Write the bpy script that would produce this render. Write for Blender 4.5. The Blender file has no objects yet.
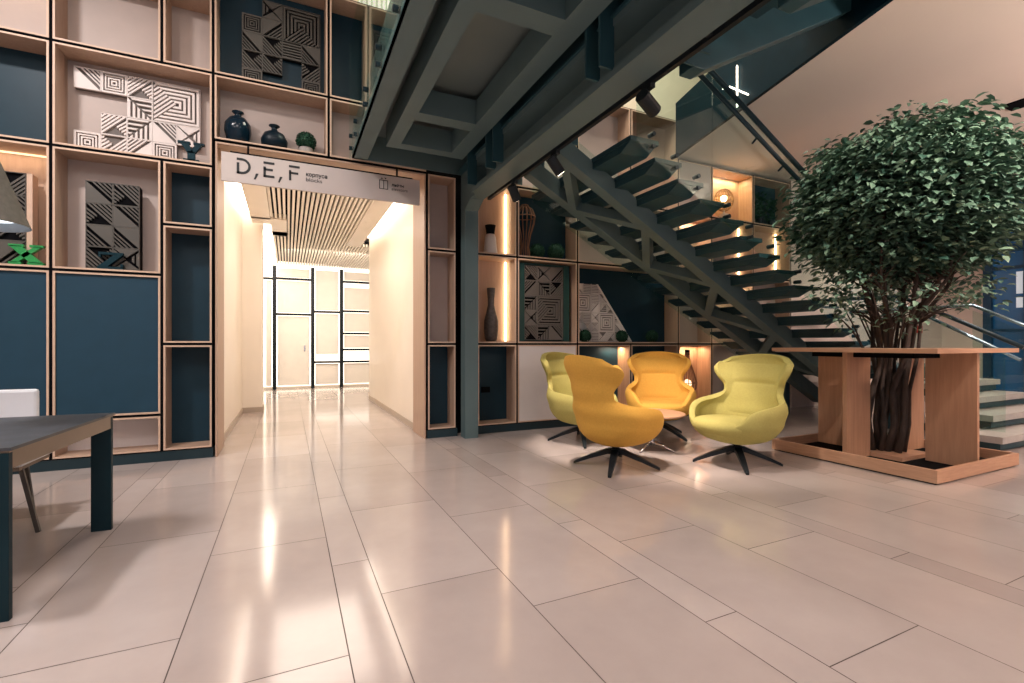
import bpy, bmesh, math, random
from mathutils import Vector, Matrix
PI = math.pi
R = math.radians
C = bpy.context.scene.collection
S = bpy.context.scene

# ------------------------------------------------------------------ camera, world, exposure
cam_d = bpy.data.cameras.new('camera'); cam = bpy.data.objects.new('camera', cam_d); C.objects.link(cam)
cam.location = (0, 0, 1.2); cam.rotation_euler = (R(90), 0, R(-25.25))
cam_d.sensor_width = 36; cam_d.lens = 475/1024*36; cam_d.shift_y = 2.5/1024; cam_d.clip_end = 80
S.camera = cam
w = bpy.data.worlds.new('world'); S.world = w; w.use_nodes = True
w.node_tree.nodes['Background'].inputs[0].default_value = (.10, .16, .26, 1)
w.node_tree.nodes['Background'].inputs[1].default_value = .25
S.view_settings.view_transform = 'Standard'; S.view_settings.look = 'None'
S.view_settings.gamma = 1; S.view_settings.use_curve_mapping = False
S.view_settings.exposure = 0.14

WARM = (1, .72, .48); NEUT = (1, .83, .72); PINK = (1, .80, .70)
def area(name, loc, rot, sx, sy, power, col=NEUT, spread=180):
    d = bpy.data.lights.new(name, 'AREA'); d.shape = 'RECTANGLE'; d.size = sx; d.size_y = sy
    d.energy = power; d.color = col; d.spread = R(spread)
    o = bpy.data.objects.new(name, d); C.objects.link(o); o.location = loc; o.rotation_euler = rot
    return o
def spot(name, loc, target, power, angle, blend=.3, col=NEUT, rad=.04):
    d = bpy.data.lights.new(name, 'SPOT'); d.energy = power; d.spot_size = R(angle); d.spot_blend = blend
    d.color = col; d.shadow_soft_size = rad
    o = bpy.data.objects.new(name, d); C.objects.link(o); o.location = loc
    o.rotation_euler = (Vector(target)-Vector(loc)).to_track_quat('-Z', 'Y').to_euler()
    return o
# ceiling panels of the hall (left of and behind the camera)
area('hall_panel_light', (-2.9, 3.3, 5.5), (0, 0, 0), .4, .4, 185, (1, .93, .91))
area('hall_panel_light', (-3.6, -.5, 5.5), (0, 0, 0), 2.4, 1.2, 120, (1, .93, .91))
area('hall_panel_light', (-.6, 1.0, 5.5), (0, 0, 0), .8, 2.4, 90, (1, .91, .88))
area('hall_panel_light', (1.0, -2.6, 5.5), (0, 0, 0), 3.0, 1.2, 85, PINK)
spot('ceiling_spot_light', (6.4, -.6, 4.15), (5.2, 1.2, 0), 100, 95, .8, PINK)
spot('ceiling_spot_light', (8.2, -.4, 4.15), (8.0, 1.4, 0), 90, 95, .8, PINK)
spot('ceiling_spot_light', (10.6, 3.9, 4.2), (10.6, 4.6, 0), 260, 130, .7, (1, .88, .74))  # added to brighten the pale wall behind the tree
# unseen lamps added to brighten the ceilings and to tint the steel blue
area('added_ceiling_fill', (7.6, -1.6, 2.6), (R(180), 0, 0), 2.4, .5, 560, (1, .84, .74))
area('added_ceiling_fill', (-3.0, -1.6, 3.2), (R(180), 0, 0), 2.4, .5, 70, PINK)
area('added_blue_fill', (3.0, -5.9, 2.6), (R(90), 0, 0), 9, 4, 62, (.05, .46, .80))
# spot beams of the track and of the right-hand ceiling
spot('track_spot_light', (2.33, 4.0, 2.86), (3.65, 4.35, .3), 420, 54, .4, NEUT)
spot('track_spot_light', (2.36, 2.9, 2.80), (3.8, 3.75, .2), 230, 50, .55, NEUT)
spot('track_spot_light', (2.34, 5.2, 2.82), (3.2, 5.8, 1.6), 40, 60, .4, NEUT)
spot('ceiling_spot_light', (4.7, .4, 4.1), (5.8, 2.9, 2.2), 520, 50, .5, NEUT)
spot('ceiling_spot_light', (8.4, .9, 4.15), (8.2, 3.2, .4), 170, 60, .5, PINK)
spot('stair_spot_light', (8.4, 5.0, 4.15), (6.3, 4.0, 1.4), 70, 80, .5, NEUT)
spot('wall_wash_light', (-1.7, 3.6, 5.4), (-1.6, 5.9, 2.9), 45, 75, .6, NEUT)
spot('wall_wash_light', (.2, 3.6, 5.4), (-.2, 5.9, 3.9), 22, 60, .6, NEUT)
area('atrium_panel_light', (3.6, 4.6, 7.6), (0, 0, 0), 2.0, 2.0, 260, (1, .90, .76))
# corridor
area('corridor_light', (.45, 7.6, 3.24), (0, 0, 0), 1.3, 2.2, 50, (1, .84, .70))
area('corridor_light', (.8, 11.6, 3.24), (R(38), 0, 0), 1.8, 1.6, 95, (1, .88, .78))

# ------------------------------------------------------------------ materials
def mat(name, col, rough=.5, metal=0, var=.0, scale=6, bump=0, bscale=40, emit=None, estr=0, spec=.5, alpha=None, trans=0, ior=1.45, coat=0, stretch=None):
    m = bpy.data.materials.new(name); m.use_nodes = True; nt = m.node_tree; b = nt.nodes['Principled BSDF']
    b.inputs['Base Color'].default_value = (*col, 1); b.inputs['Roughness'].default_value = rough
    b.inputs['Metallic'].default_value = metal; b.inputs['Specular IOR Level'].default_value = spec
    b.inputs['Coat Weight'].default_value = coat; b.inputs['IOR'].default_value = ior
    b.inputs['Transmission Weight'].default_value = trans
    tc = nt.nodes.new('ShaderNodeTexCoord')
    mp = nt.nodes.new('ShaderNodeMapping'); nt.links.new(tc.outputs['Object'], mp.inputs[0])
    if stretch: mp.inputs['Scale'].default_value = stretch
    if var:
        n = nt.nodes.new('ShaderNodeTexNoise'); n.inputs['Scale'].default_value = scale; n.inputs['Detail'].default_value = 5
        nt.links.new(mp.outputs[0], n.inputs['Vector'])
        r = nt.nodes.new('ShaderNodeMapRange'); r.inputs[1].default_value = .3; r.inputs[2].default_value = .7
        r.inputs[3].default_value = 1-var; r.inputs[4].default_value = 1+var
        nt.links.new(n.outputs['Fac'], r.inputs[0])
        v = nt.nodes.new('ShaderNodeVectorMath'); v.operation = 'SCALE'; v.inputs[0].default_value = col
        nt.links.new(r.outputs[0], v.inputs['Scale']); nt.links.new(v.outputs[0], b.inputs['Base Color'])
    if bump:
        n = nt.nodes.new('ShaderNodeTexNoise'); n.inputs['Scale'].default_value = bscale; n.inputs['Detail'].default_value = 4
        nt.links.new(mp.outputs[0], n.inputs['Vector'])
        bp = nt.nodes.new('ShaderNodeBump'); bp.inputs['Strength'].default_value = bump; bp.inputs['Distance'].default_value = .01
        nt.links.new(n.outputs['Fac'], bp.inputs['Height']); nt.links.new(bp.outputs[0], b.inputs['Normal'])
    if emit:
        b.inputs['Emission Color'].default_value = (*emit, 1); b.inputs['Emission Strength'].default_value = estr
    return m
def wood(name, col, dark, rough=.45, scale=(14, 14, 1.2)):
    m = bpy.data.materials.new(name); m.use_nodes = True; nt = m.node_tree; b = nt.nodes['Principled BSDF']
    tc = nt.nodes.new('ShaderNodeTexCoord'); mp = nt.nodes.new('ShaderNodeMapping'); mp.inputs['Scale'].default_value = scale
    n = nt.nodes.new('ShaderNodeTexNoise'); n.inputs['Scale'].default_value = 2.2; n.inputs['Detail'].default_value = 6; n.inputs['Distortion'].default_value = .6
    cr = nt.nodes.new('ShaderNodeValToRGB'); cr.color_ramp.elements[0].position = .32; cr.color_ramp.elements[1].position = .66
    cr.color_ramp.elements[0].color = (*dark, 1); cr.color_ramp.elements[1].color = (*col, 1)
    nt.links.new(tc.outputs['Object'], mp.inputs[0]); nt.links.new(mp.outputs[0], n.inputs['Vector'])
    nt.links.new(n.outputs['Fac'], cr.inputs[0]); nt.links.new(cr.outputs[0], b.inputs['Base Color'])
    b.inputs['Roughness'].default_value = rough
    return m
M = {}
M['ply'] = wood('plywood', (.48, .33, .24), (.43, .29, .21), .5)
M['ply_edge'] = mat('plywood_edge', (.60, .43, .32), .5, var=.05, scale=20)
M['beige'] = mat('beige_panel', (.45, .375, .34), .5, var=.03)
M['navy'] = mat('navy_panel', (.008, .033, .052), .45, var=.06, spec=.3)
M['navy2'] = mat('blue_lacquer_panel', (.016, .052, .085), .4, var=.05, spec=.35)
M['black'] = mat('black_reveal', (.004, .004, .005), .9, var=.1, spec=.1)
M['teal_dark'] = mat('dark_teal_plinth', (.010, .030, .040), .4, var=.05)
M['white'] = mat('white_panel', (.72, .68, .67), .45, var=.02)
M['warmwhite'] = mat('corridor_wall_white', (.84, .76, .66), .35, var=.02, scale=2)
M['wallbeige'] = mat('painted_plaster', (.62, .52, .47), .85, var=.02, scale=1.5, bump=.05, bscale=60)
M['ceil'] = mat('ceiling_plaster', (.71, .61, .55), .85, var=.02, scale=1)
M['steel'] = mat('teal_painted_steel', (.088, .142, .152), .55, var=.06, scale=3)
M['steel_pl'] = mat('steel_soffit_plate', (.125, .16, .16), .5, var=.08, scale=2)
M['post'] = mat('teal_painted_post', (.022, .070, .088), .45, var=.06, scale=3)
M['tread'] = mat('dark_tread', (.018, .056, .070), .45, var=.08, scale=4)
M['stone'] = mat('stone_tread', (.42, .40, .38), .4, var=.08, scale=9)
M['led'] = mat('led_warm', (1, .8, .55), .5, emit=(1, .72, .42), estr=9)
M['ledw'] = mat('glint_white', (1, .9, .8), .5, emit=(1, .88, .70), estr=7)
M['ledc'] = mat('led_cove', (1, .9, .8), .5, emit=(1, .88, .74), estr=7)
M['glowwall'] = mat('backlit_diffuser', (1, .9, .8), .5, emit=(1, .92, .80), estr=1.35)
M['panelglow'] = mat('display_wall_panel', (.93, .88, .80), .5, var=.02)
M['blackmetal'] = mat('black_metal', (.008, .012, .016), .45, var=.1, spec=.3)
M['grey'] = mat('grey_sign_panel', (.56, .50, .475), .5, var=.02)
M['ink'] = mat('black_lettering', (.012, .016, .018), .5, var=.05)
M['relief_w'] = mat('white_relief', (.72, .66, .63), .5, var=.03)
M['relief_d'] = mat('bronze_grey_relief', (.085, .080, .070), .45, var=.08)
M['relief_t'] = mat('taupe_relief', (.135, .120, .108), .5, var=.06)
M['relief_bk'] = mat('relief_recess_black', (.004, .004, .005), .9, var=.1, spec=.1)
M['green_frame'] = mat('dark_green_frame', (.010, .050, .045), .5, var=.06)
M['yellow'] = mat('orange_yellow_wool', (.62, .345, .065), .9, var=.05, scale=60, bump=.25, bscale=260, spec=.25)
M['lime'] = mat('lime_yellow_wool', (.385, .345, .11), .9, var=.05, scale=60, bump=.25, bscale=260, spec=.25)
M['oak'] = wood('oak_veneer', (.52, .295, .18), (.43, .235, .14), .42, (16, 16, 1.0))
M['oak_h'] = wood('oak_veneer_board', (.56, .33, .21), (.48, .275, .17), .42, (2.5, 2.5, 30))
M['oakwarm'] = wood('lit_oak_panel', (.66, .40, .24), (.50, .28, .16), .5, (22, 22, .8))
M['bark'] = mat('bark', (.050, .034, .027), .8, var=.35, scale=25, bump=.8, bscale=30, stretch=(1, 1, .25))
M['vase_navy'] = mat('navy_glazed_ceramic', (.003, .014, .026), .15, var=.1, spec=.35)
M['vase_blk'] = mat('matt_dark_ceramic', (.003, .011, .019), .4, var=.1, spec=.25)
M['vase_grey'] = mat('dark_textured_ceramic', (.055, .045, .042), .5, var=.4, scale=30, bump=.5, bscale=40)
M['potgrey'] = mat('concrete_pot', (.42, .39, .37), .8, var=.1, scale=30, bump=.2)
M['greenletter'] = mat('green_lacquer_letter', (.02, .27, .07), .4, var=.05)
M['tealletter'] = mat('teal_lacquer_letter', (.003, .026, .038), .6, spec=.2, var=.05)
M['chrome'] = mat('chrome', (.75, .75, .76), .18, metal=1, var=.03)
M['desktop'] = mat('dark_slate_desk_top', (.050, .058, .070), .42, var=.25, scale=8)
M['deskmetal'] = mat('dark_teal_desk_metal', (.006, .024, .034), .5, var=.08, spec=.2)
M['deskedge'] = mat('bronze_desk_apron', (.20, .15, .11), .35, metal=.2, var=.06)
M['chairwhite'] = mat('pale_leather', (.66, .68, .72), .5, var=.02, bump=.1, bscale=90)
M['lampgrey'] = mat('grey_felt_shade', (.13, .12, .105), .85, var=.12, scale=40, bump=.2, bscale=120)
M['lampin'] = mat('lamp_diffuser', (.9, .95, 1), .4, emit=(.85, .93, 1), estr=1.5)
M['lampinner'] = mat('shade_lining', (.35, .42, .48), .5, var=.05)
M['wirewood'] = mat('rust_wire', (.22, .10, .055), .5, var=.15)
M['globe'] = mat('woven_bronze_wire', (.30, .16, .08), .4, metal=.5, var=.2)
M['bulb'] = mat('bulb_glow', (1, .7, .4), .5, emit=(1, .62, .30), estr=25)
M['fascia'] = mat('dark_blue_glass_fascia', (.002, .014, .023), .5, var=.1, spec=.06)
M['blueglass'] = mat('blue_curtain_wall_glass', (.008, .06, .16), .08, var=.35, scale=.8, coat=.4, emit=(.02, .13, .28), estr=.16)
M['bluemetal'] = mat('blue_mullion', (.012, .055, .12), .4, var=.1)
M['rail'] = mat('dark_handrail', (.020, .040, .050), .3, metal=.5, var=.05)
M['railsteel'] = mat('pale_blue_steel_rail', (.25, .38, .45), .25, metal=.8, var=.05)
M['slat'] = mat('cream_slat', (.92, .86, .76), .5, var=.02)
M['red'] = mat('red_plastic', (.5, .05, .04), .4, var=.03)

def leafmat(name, a, b_):
    m = bpy.data.materials.new(name); m.use_nodes = True; nt = m.node_tree; b = nt.nodes['Principled BSDF']
    g = nt.nodes.new('ShaderNodeAttribute'); g.attribute_name = 'tint'
    cr = nt.nodes.new('ShaderNodeValToRGB'); cr.color_ramp.elements[0].color = (*a, 1); cr.color_ramp.elements[1].color = (*b_, 1)
    nt.links.new(g.outputs['Fac'], cr.inputs[0]); nt.links.new(cr.outputs[0], b.inputs['Base Color'])
    b.inputs['Roughness'].default_value = .55
    return m
M['leaf'] = leafmat('ficus_leaf', (.025, .085, .060), (.17, .28, .19))
M['ballgreen'] = mat('clipped_box_leaf', (.008, .055, .028), .7, var=.4, scale=60)

def glassmat(name, tint, mix):
    # thin sheet glass: mostly clear with a tint and a fresnel reflection
    m = bpy.data.materials.new(name); m.use_nodes = True; nt = m.node_tree
    for n in list(nt.nodes):
        if n.type != 'OUTPUT_MATERIAL': nt.nodes.remove(n)
    out = [n for n in nt.nodes if n.type == 'OUTPUT_MATERIAL'][0]
    tr = nt.nodes.new('ShaderNodeBsdfTransparent'); tr.inputs[0].default_value = (*tint, 1)
    gl = nt.nodes.new('ShaderNodeBsdfGlossy'); gl.inputs['Roughness'].default_value = .02; gl.inputs[0].default_value = (.9, 1, .98, 1)
    fc = nt.nodes.new('ShaderNodeLayerWeight'); fc.inputs[0].default_value = .5
    pw = nt.nodes.new('ShaderNodeMath'); pw.operation = 'POWER'; pw.inputs[1].default_value = 4
    lw = nt.nodes.new('ShaderNodeMath'); lw.operation = 'MULTIPLY_ADD'; lw.inputs[1].default_value = .7; lw.inputs[2].default_value = mix
    nt.links.new(fc.outputs['Facing'], pw.inputs[0]); nt.links.new(pw.outputs[0], lw.inputs[0])
    mx = nt.nodes.new('ShaderNodeMixShader')
    nt.links.new(lw.outputs[0], mx.inputs[0]); nt.links.new(tr.outputs[0], mx.inputs[1]); nt.links.new(gl.outputs[0], mx.inputs[2])
    nt.links.new(mx.outputs[0], out.inputs[0])
    return m
M['glass'] = glassmat('balustrade_glass', (.88, .96, .93), .035)

def floor_mat():
    m = bpy.data.materials.new('polished_floor_tile'); m.use_nodes = True; nt = m.node_tree; b = nt.nodes['Principled BSDF']
    at = nt.nodes.new('ShaderNodeAttribute'); at.attribute_name = 'tint'
    tc = nt.nodes.new('ShaderNodeTexCoord')
    n = nt.nodes.new('ShaderNodeTexNoise'); n.inputs['Scale'].default_value = 1.1; n.inputs['Detail'].default_value = 7; n.inputs['Roughness'].default_value = .6
    nt.links.new(tc.outputs['Object'], n.inputs['Vector'])
    a = nt.nodes.new('ShaderNodeMath'); a.operation = 'ADD'
    nt.links.new(at.outputs['Fac'], a.inputs[0]); nt.links.new(n.outputs['Fac'], a.inputs[1])
    cr = nt.nodes.new('ShaderNodeValToRGB'); cr.color_ramp.elements[0].position = .55; cr.color_ramp.elements[1].position = 1.35
    cr.color_ramp.elements[0].color = (.41, .35, .325, 1); cr.color_ramp.elements[1].color = (.60, .535, .505, 1)
    hv = nt.nodes.new('ShaderNodeMath'); hv.operation = 'MULTIPLY'; hv.inputs[1].default_value = .7
    nt.links.new(a.outputs[0], hv.inputs[0])
    cr.color_ramp.elements[0].position = .30; cr.color_ramp.elements[1].position = .95
    nt.links.new(hv.outputs[0], cr.inputs[0]); nt.links.new(cr.outputs[0], b.inputs['Base Color'])
    n2 = nt.nodes.new('ShaderNodeTexNoise'); n2.inputs['Scale'].default_value = 3; n2.inputs['Detail'].default_value = 4
    nt.links.new(tc.outputs['Object'], n2.inputs['Vector'])
    rr = nt.nodes.new('ShaderNodeMapRange'); rr.inputs[3].default_value = .08; rr.inputs[4].default_value = .16
    nt.links.new(n2.outputs['Fac'], rr.inputs[0]); nt.links.new(rr.outputs[0], b.inputs['Roughness'])
    b.inputs['Specular IOR Level'].default_value = .6
    return m
M['floor'] = floor_mat()
M['grout'] = mat('dark_grout', (.10, .075, .065), .8, var=.1)

# ------------------------------------------------------------------ helpers
LOC = {}
def rot2(x, y, a): return (x*math.cos(a)-y*math.sin(a), x*math.sin(a)+y*math.cos(a))
class MB:
    def __init__(s): s.v = []; s.f = []; s.m = []; s.t = []
    def add(s, vs, fs, mi=0, tint=None):
        o = len(s.v); s.v += [tuple(p) for p in vs]
        for f in fs:
            s.f.append([o+i for i in f]); s.m.append(mi)
            if tint is not None: s.t.append(tint)
        return s
    def box(s, x0, x1, y0, y1, z0, z1, mi=0, tint=None):
        return s.add([(x0,y0,z0),(x1,y0,z0),(x1,y1,z0),(x0,y1,z0),(x0,y0,z1),(x1,y0,z1),(x1,y1,z1),(x0,y1,z1)],
              [(0,3,2,1),(4,5,6,7),(0,1,5,4),(1,2,6,5),(2,3,7,6),(3,0,4,7)], mi, tint)
    def prism(s, poly, axis, a, b, mi=0):     # polygon of 2 coords extruded along axis between a and b
        n = len(poly)
        def P(p, t): return {'x': (t, p[0], p[1]), 'y': (p[0], t, p[1]), 'z': (p[0], p[1], t)}[axis]
        vs = [P(p, a) for p in poly]+[P(p, b) for p in poly]
        fs = [list(range(n))[::-1], list(range(n, 2*n))]+[(i, (i+1) % n, n+(i+1) % n, n+i) for i in range(n)]
        return s.add(vs, fs, mi)
    def bar(s, p0, p1, w, h, mi=0, up=(0,0,1)):   # rectangular bar between two points
        p0, p1 = Vector(p0), Vector(p1); d = (p1-p0).normalized(); u = Vector(up)
        sx = d.cross(u).normalized(); uu = sx.cross(d).normalized()
        vs = []
        for p in (p0, p1):
            for a, b in ((-1,-1),(1,-1),(1,1),(-1,1)): vs.append(p+sx*a*w/2+uu*b*h/2)
        return s.add(vs, [(0,3,2,1),(4,5,6,7),(0,1,5,4),(1,2,6,5),(2,3,7,6),(3,0,4,7)], mi)
    def tube(s, pts, rs, n=8, mi=0, tint=None):
        pts = [Vector(p) for p in pts]
        if not hasattr(rs, '__len__'): rs = [rs]*len(pts)
        rings = []; vs = []
        pu = None
        for i, p in enumerate(pts):
            d = (pts[min(i+1, len(pts)-1)]-pts[max(i-1, 0)]).normalized()
            if pu is None:
                a = Vector((0,0,1)) if abs(d.z) < .9 else Vector((1,0,0)); pu = a
            sx = d.cross(pu)
            if sx.length < 1e-4: sx = d.cross(Vector((0,1,0)))
            sx.normalize(); uu = sx.cross(d).normalized(); pu = uu
            for k in range(n):
                a = 2*PI*k/n; vs.append(p+sx*math.cos(a)*rs[i]+uu*math.sin(a)*rs[i])
        fs = []
        for i in range(len(pts)-1):
            for k in range(n): fs.append((i*n+k, i*n+(k+1) % n, (i+1)*n+(k+1) % n, (i+1)*n+k))
        fs.append(list(range(n))[::-1]); fs.append([(len(pts)-1)*n+k for k in range(n)])
        return s.add(vs, fs, mi, tint)
    def lathe(s, prof, c=(0,0,0), n=24, mi=0):
        vs = []; fs = []
        for r, z in prof:
            for k in range(n):
                a = 2*PI*k/n; vs.append((c[0]+max(r, 1e-4)*math.cos(a), c[1]+max(r, 1e-4)*math.sin(a), c[2]+z))
        for i in range(len(prof)-1):
            for k in range(n): fs.append((i*n+k, i*n+(k+1) % n, (i+1)*n+(k+1) % n, (i+1)*n+k))
        fs.append(list(range(n))[::-1]); fs.append([(len(prof)-1)*n+k for k in range(n)])
        return s.add(vs, fs, mi)
    def build(s, name, mats, parent=None, smooth=False, bevel=0, sub=0):
        if not isinstance(mats, (list, tuple)): mats = [mats]
        off = LOC.get(parent.name, (0,0,0)) if parent else (0,0,0)
        me = bpy.data.meshes.new(name)
        me.from_pydata([(x-off[0], y-off[1], z-off[2]) for x, y, z in s.v], [], s.f)
        for m in mats: me.materials.append(m)
        me.polygons.foreach_set('material_index', s.m)
        if s.t and len(s.t) == len(s.f):
            a = me.attributes.new('tint', 'FLOAT', 'FACE'); a.data.foreach_set('value', s.t)
        if smooth: me.polygons.foreach_set('use_smooth', [True]*len(s.f))
        me.update()
        o = bpy.data.objects.new(name, me); C.objects.link(o)
        if parent: o.parent = parent; LOC[o.name] = off
        if bevel:
            b = o.modifiers.new('bevel', 'BEVEL'); b.width = bevel; b.segments = 2; b.limit_method = 'ANGLE'
        if sub:
            b = o.modifiers.new('sub', 'SUBSURF'); b.levels = sub; b.render_levels = sub
        return o
def tag(o, label, cat, group=None, kind=None):
    o['label'] = label; o['category'] = cat
    if group: o['group'] = group
    if kind: o['kind'] = kind
    return o
def thing(name, label, cat, loc=(0,0,0), group=None):
    o = bpy.data.objects.new(name, None); C.objects.link(o); o.location = loc; o.empty_display_size = .1
    LOC[o.name] = tuple(loc)
    return tag(o, label, cat, group)
def struct(name, mb, m, **k):
    o = mb.build(name, m, **k); o['kind'] = 'structure'; return o
def copy_tree(o, parent=None):
    c = o.copy(); C.objects.link(c)
    if parent: c.parent = parent
    for ch in list(o.children): copy_tree(ch, c)
    return c

YF = 5.90          # front plane of the shelf wall
YB = 6.24          # black wall behind it

# ------------------------------------------------------------------ the setting
def build_floor():
    mb = MB(); rnd = random.Random(4)
    mb.box(-9, 14.6, -6.2, 14.6, -.08, -.003, 1, .0)
    x = .405-1.415*7
    g = .0022
    while x < 14.3:
        for wd, off in ((.612, 2.33), (.612, 1.925), (.191, 2.735)):
            a, b = x, x+wd; x = b
            y = off-1.237*8+ (0)
            while y < 14.4:
                y1 = y+1.237
                xa, xb, ya, yb = max(a, -8.9)+g, min(b, 14.5)-g, max(y, -6.1)+g, min(y1, 14.5)-g
                if xb > xa and yb > ya:
                    mb.add([(xa,ya,0),(xb,ya,0),(xb,yb,0),(xa,yb,0)], [(0,1,2,3)], 0, rnd.random()*.35)
                y = y1
    struct('floor', mb, [M['floor'], M['grout']])
build_floor()
# wall behind the shelves, with the corridor opening
mb = MB()
mb.box(-9, -.745, YB, 6.5, 0, 8.2); mb.box(1.625, 9.6, YB, 6.5, 0, 8.2, 0); mb.box(-.745, 1.625, YB, 6.5, 3.40, 8.2)
struct('wall_back', mb, M['black'])
struct('wall_back_upper', MB().box(-9, 2.27, YB-.03, YB-.005, 5.33, 8.2).box(2.27, 9.6, YB-.03, YB-.005, 4.89, 8.2), mat('upper_wall_cream', (.80, .72, .55), .8, var=.03))
struct('wall_back_right', MB().box(8.62, 14.3, YF-.02, YB, 0, 4.29), M['wallbeige'])
# left and rear walls (out of view, seen in reflections)
struct('wall_left', MB().box(-9.1, -8.9, -6.2, 6.5, 0, 8.2), M['wallbeige'])
struct('wall_front', MB().box(-9, 14.3, -6.3, -6.1, 0, 8.2), M['wallbeige'])
# right wall: pale pier then blue curtain wall
struct('wall_right', MB().box(14.1, 14.3, 5.1, 6.24, 0, 4.29).box(14.1, 14.3, -6.2, 5.1, 4.29, 8.2), M['wallbeige'])
gw = MB().box(14.16, 14.2, -6.1, 5.06, 0, 4.29)
o = struct('window_1', gw, M['blueglass'])
fr = MB()
fr.box(14.06, 14.16, 4.98, 5.12, 0, 4.29)
for k, yy in enumerate((4.45, 3.7, 3.0, 2.2, 1.4, .2, -1.2, -2.8)): fr.box(14.07, 14.16, yy-.03, yy+.03, 0, 4.29)
for zz in (.1, 1.5, 2.85): fr.box(14.08, 14.16, -6.1, 5.0, zz-.03, zz+.03)
fr.box(14.0, 14.16, -6.1, 5.0, 3.2, 3.32)
fr.build('window_frame', M['bluemetal'], o)
mb = MB()
for (y0, y1, z0, z1) in ((4.25, 4.42, 2.28, 2.75), (4.47, 4.60, 2.28, 2.75), (4.25, 4.60, 1.98, 2.2), (3.9, 4.3, 1.55, 1.58)):
    mb.box(14.12, 14.155, y0, y1, z0, z1)
mb.build('lit_room_beyond', mat('pale_lit_room', (.5,.5,.5), .5, emit=(.75, .80, .85), estr=.45), o)
# ceilings
struct('ceiling', MB().box(-9, .66, -6.2, YB, 5.62, 5.8).box(.66, 9.6, -6.2, YB, 8.1, 8.2).box(.6, .66, -6.2, YB, 5.8, 8.2), M['ceil'])
EX = [(5.79, 5.88), (4.87, 2.30), (3.93, -1.5), (2.8, -6.2)]
mb = MB().prism(EX+[(14.3, -6.2), (14.3, 6.24), (5.79, 6.24)], 'z', 4.29, 4.40)
struct('ceiling_right', mb, M['ceil'])
mb = MB()
for i in range(3):
    (xa, ya), (xb, yb) = EX[i], EX[i+1]
    d = Vector((xb-xa, yb-ya, 0)).normalized(); n = Vector((-d.y, d.x, 0))*.05
    if n.x > 0: n = -n
    p = [(xa, ya), (xb, yb), (xb+n.x, yb+n.y), (xa+n.x, ya+n.y)]
    mb.prism(p, 'z', 4.27, 5.14)
struct('trim_1', mb, M['fascia'])
t = thing('cross_reflection', 'thin white cross-shaped lamp reflection on the dark fascia behind the handrails', 'reflection', (5.38, 4.35, 4.5))  # glowing bars stand in for ceiling lamps reflected in the fascia
n_ = Vector((-3.58, .92, 0)).normalized()*.075
def lp(x, y, z): return (x+n_.x, y+n_.y, z)
MB().bar(lp(5.398, 4.355, 4.85), lp(5.398, 4.355, 4.31), .014, .014, up=(0, 1, 0)).build('upright_glint', M['ledw'], t)
MB().bar(lp(5.472, 4.645, 4.70), lp(5.436, 4.503, 4.62), .014, .014).build('short_glint', M['ledw'], t)
MB().bar(lp(5.436, 4.503, 4.655), lp(5.345, 4.147, 4.36), .014, .014).build('cross_glint', M['ledw'], t)
# slots in the right ceiling
for (x0, x1, y1) in ((8.36, 8.64, 2.86), (10.27, 10.55, 3.35)):
    o = MB().box(x0, x1, -2.5, y1, 4.272, 4.288).build('ceiling_slot', M['black'])
    tag(o, 'black slot in the beige ceiling, ' + ('nearer the tree crown' if x0 < 9 else 'farther to the right above the blue glass'), 'air slot')
o = MB().box(.80, 2.4, 6.15, 6.18, 5.36, 6.4)
for k in range(26): o.box(.82+k*.06, .84+k*.06, 6.12, 6.15, 5.36, 6.4, 1)
tag(o.build('ceiling_lamp', [mat('lit_panel_white', (1, .95, .9), .5, emit=(1, .90, .78), estr=1.6), M['slat']]), 'bright slatted light panel glimpsed above the tallest shelves beside the landing', 'light panel')

# ------------------------------------------------------------------ corridor
CX0, CX1, CY1 = -.72, 1.60, 14.06
struct('wall_corridor_left', MB().box(CX0-.15, CX0, 6.5, 9.48, 0, 3.6).box(CX0-.15, -.413, 9.48, 10.0, 0, 3.6).box(-.9, -.62, 10.0, 14.2, 0, 3.6), M['warmwhite'])
struct('wall_corridor_right', MB().box(CX1, CX1+.15, 6.5, 10.7, 0, 3.6).box(CX1+.15, 4.2, 10.55, 10.7, 0, 3.6), M['warmwhite'])
struct('wall_corridor_end', MB().box(-1, 4.4, CY1+.12, CY1+.25, 0, 3.7).box(4.2, 4.35, 10.6, 14.2, 0, 3.6), M['warmwhite'])
struct('baseboard_corridor', MB().box(CX0, CX0+.012, 6.5, 9.48, 0, .09).box(CX0, -.40, 9.468, 9.48, 0, .09).box(-.413, -.40, 9.48, 10, 0, .09)
       .box(CX1-.012, CX1, 6.5, 10.7, 0, .09), mat('corridor_skirting', (.45, .37, .30), .4, var=.04))
# dropped ceiling panels with light coves at both sides
mb = MB()
mb.box(-.56, -.27, 6.3, 9.0, 3.30, 3.435); mb.box(-.27, -.02, 8.95, 10.25, 3.30, 3.435); mb.box(-.56,-.27, 8.9, 9.35, 3.30, 3.435)
mb.box(1.13, 1.42, 6.3, 10.7, 3.30, 3.435); mb.box(-.27, -.02, 9.9, 10.25, 3.30, 3.435)
mb.box(-.9, 4.3, 6.26, 14.2, 3.60, 3.68)
struct('ceiling_corridor', mb, M['warmwhite'])
mb = MB().box(-.27, 1.13, 6.3, 14.06, 3.40, 3.43, 1).box(1.13, 4.2, 10.72, 14.06, 3.40, 3.43, 1)
x = -.265
while x < 1.12:
    mb.box(x, x+.036, 6.3, 8.95 if x < -.03 else 14.05, 3.325, 3.38); x += .0645
x = -.265
while x < 4.15:
    if x < -.03 or x > 1.12: mb.box(x, x+.036, 10.3 if x < 0 else 10.75, 14.05, 3.325, 3.38)
    x += .0645
o = mb.build('slatted_ceiling', [M['slat'], M['black']])
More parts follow.
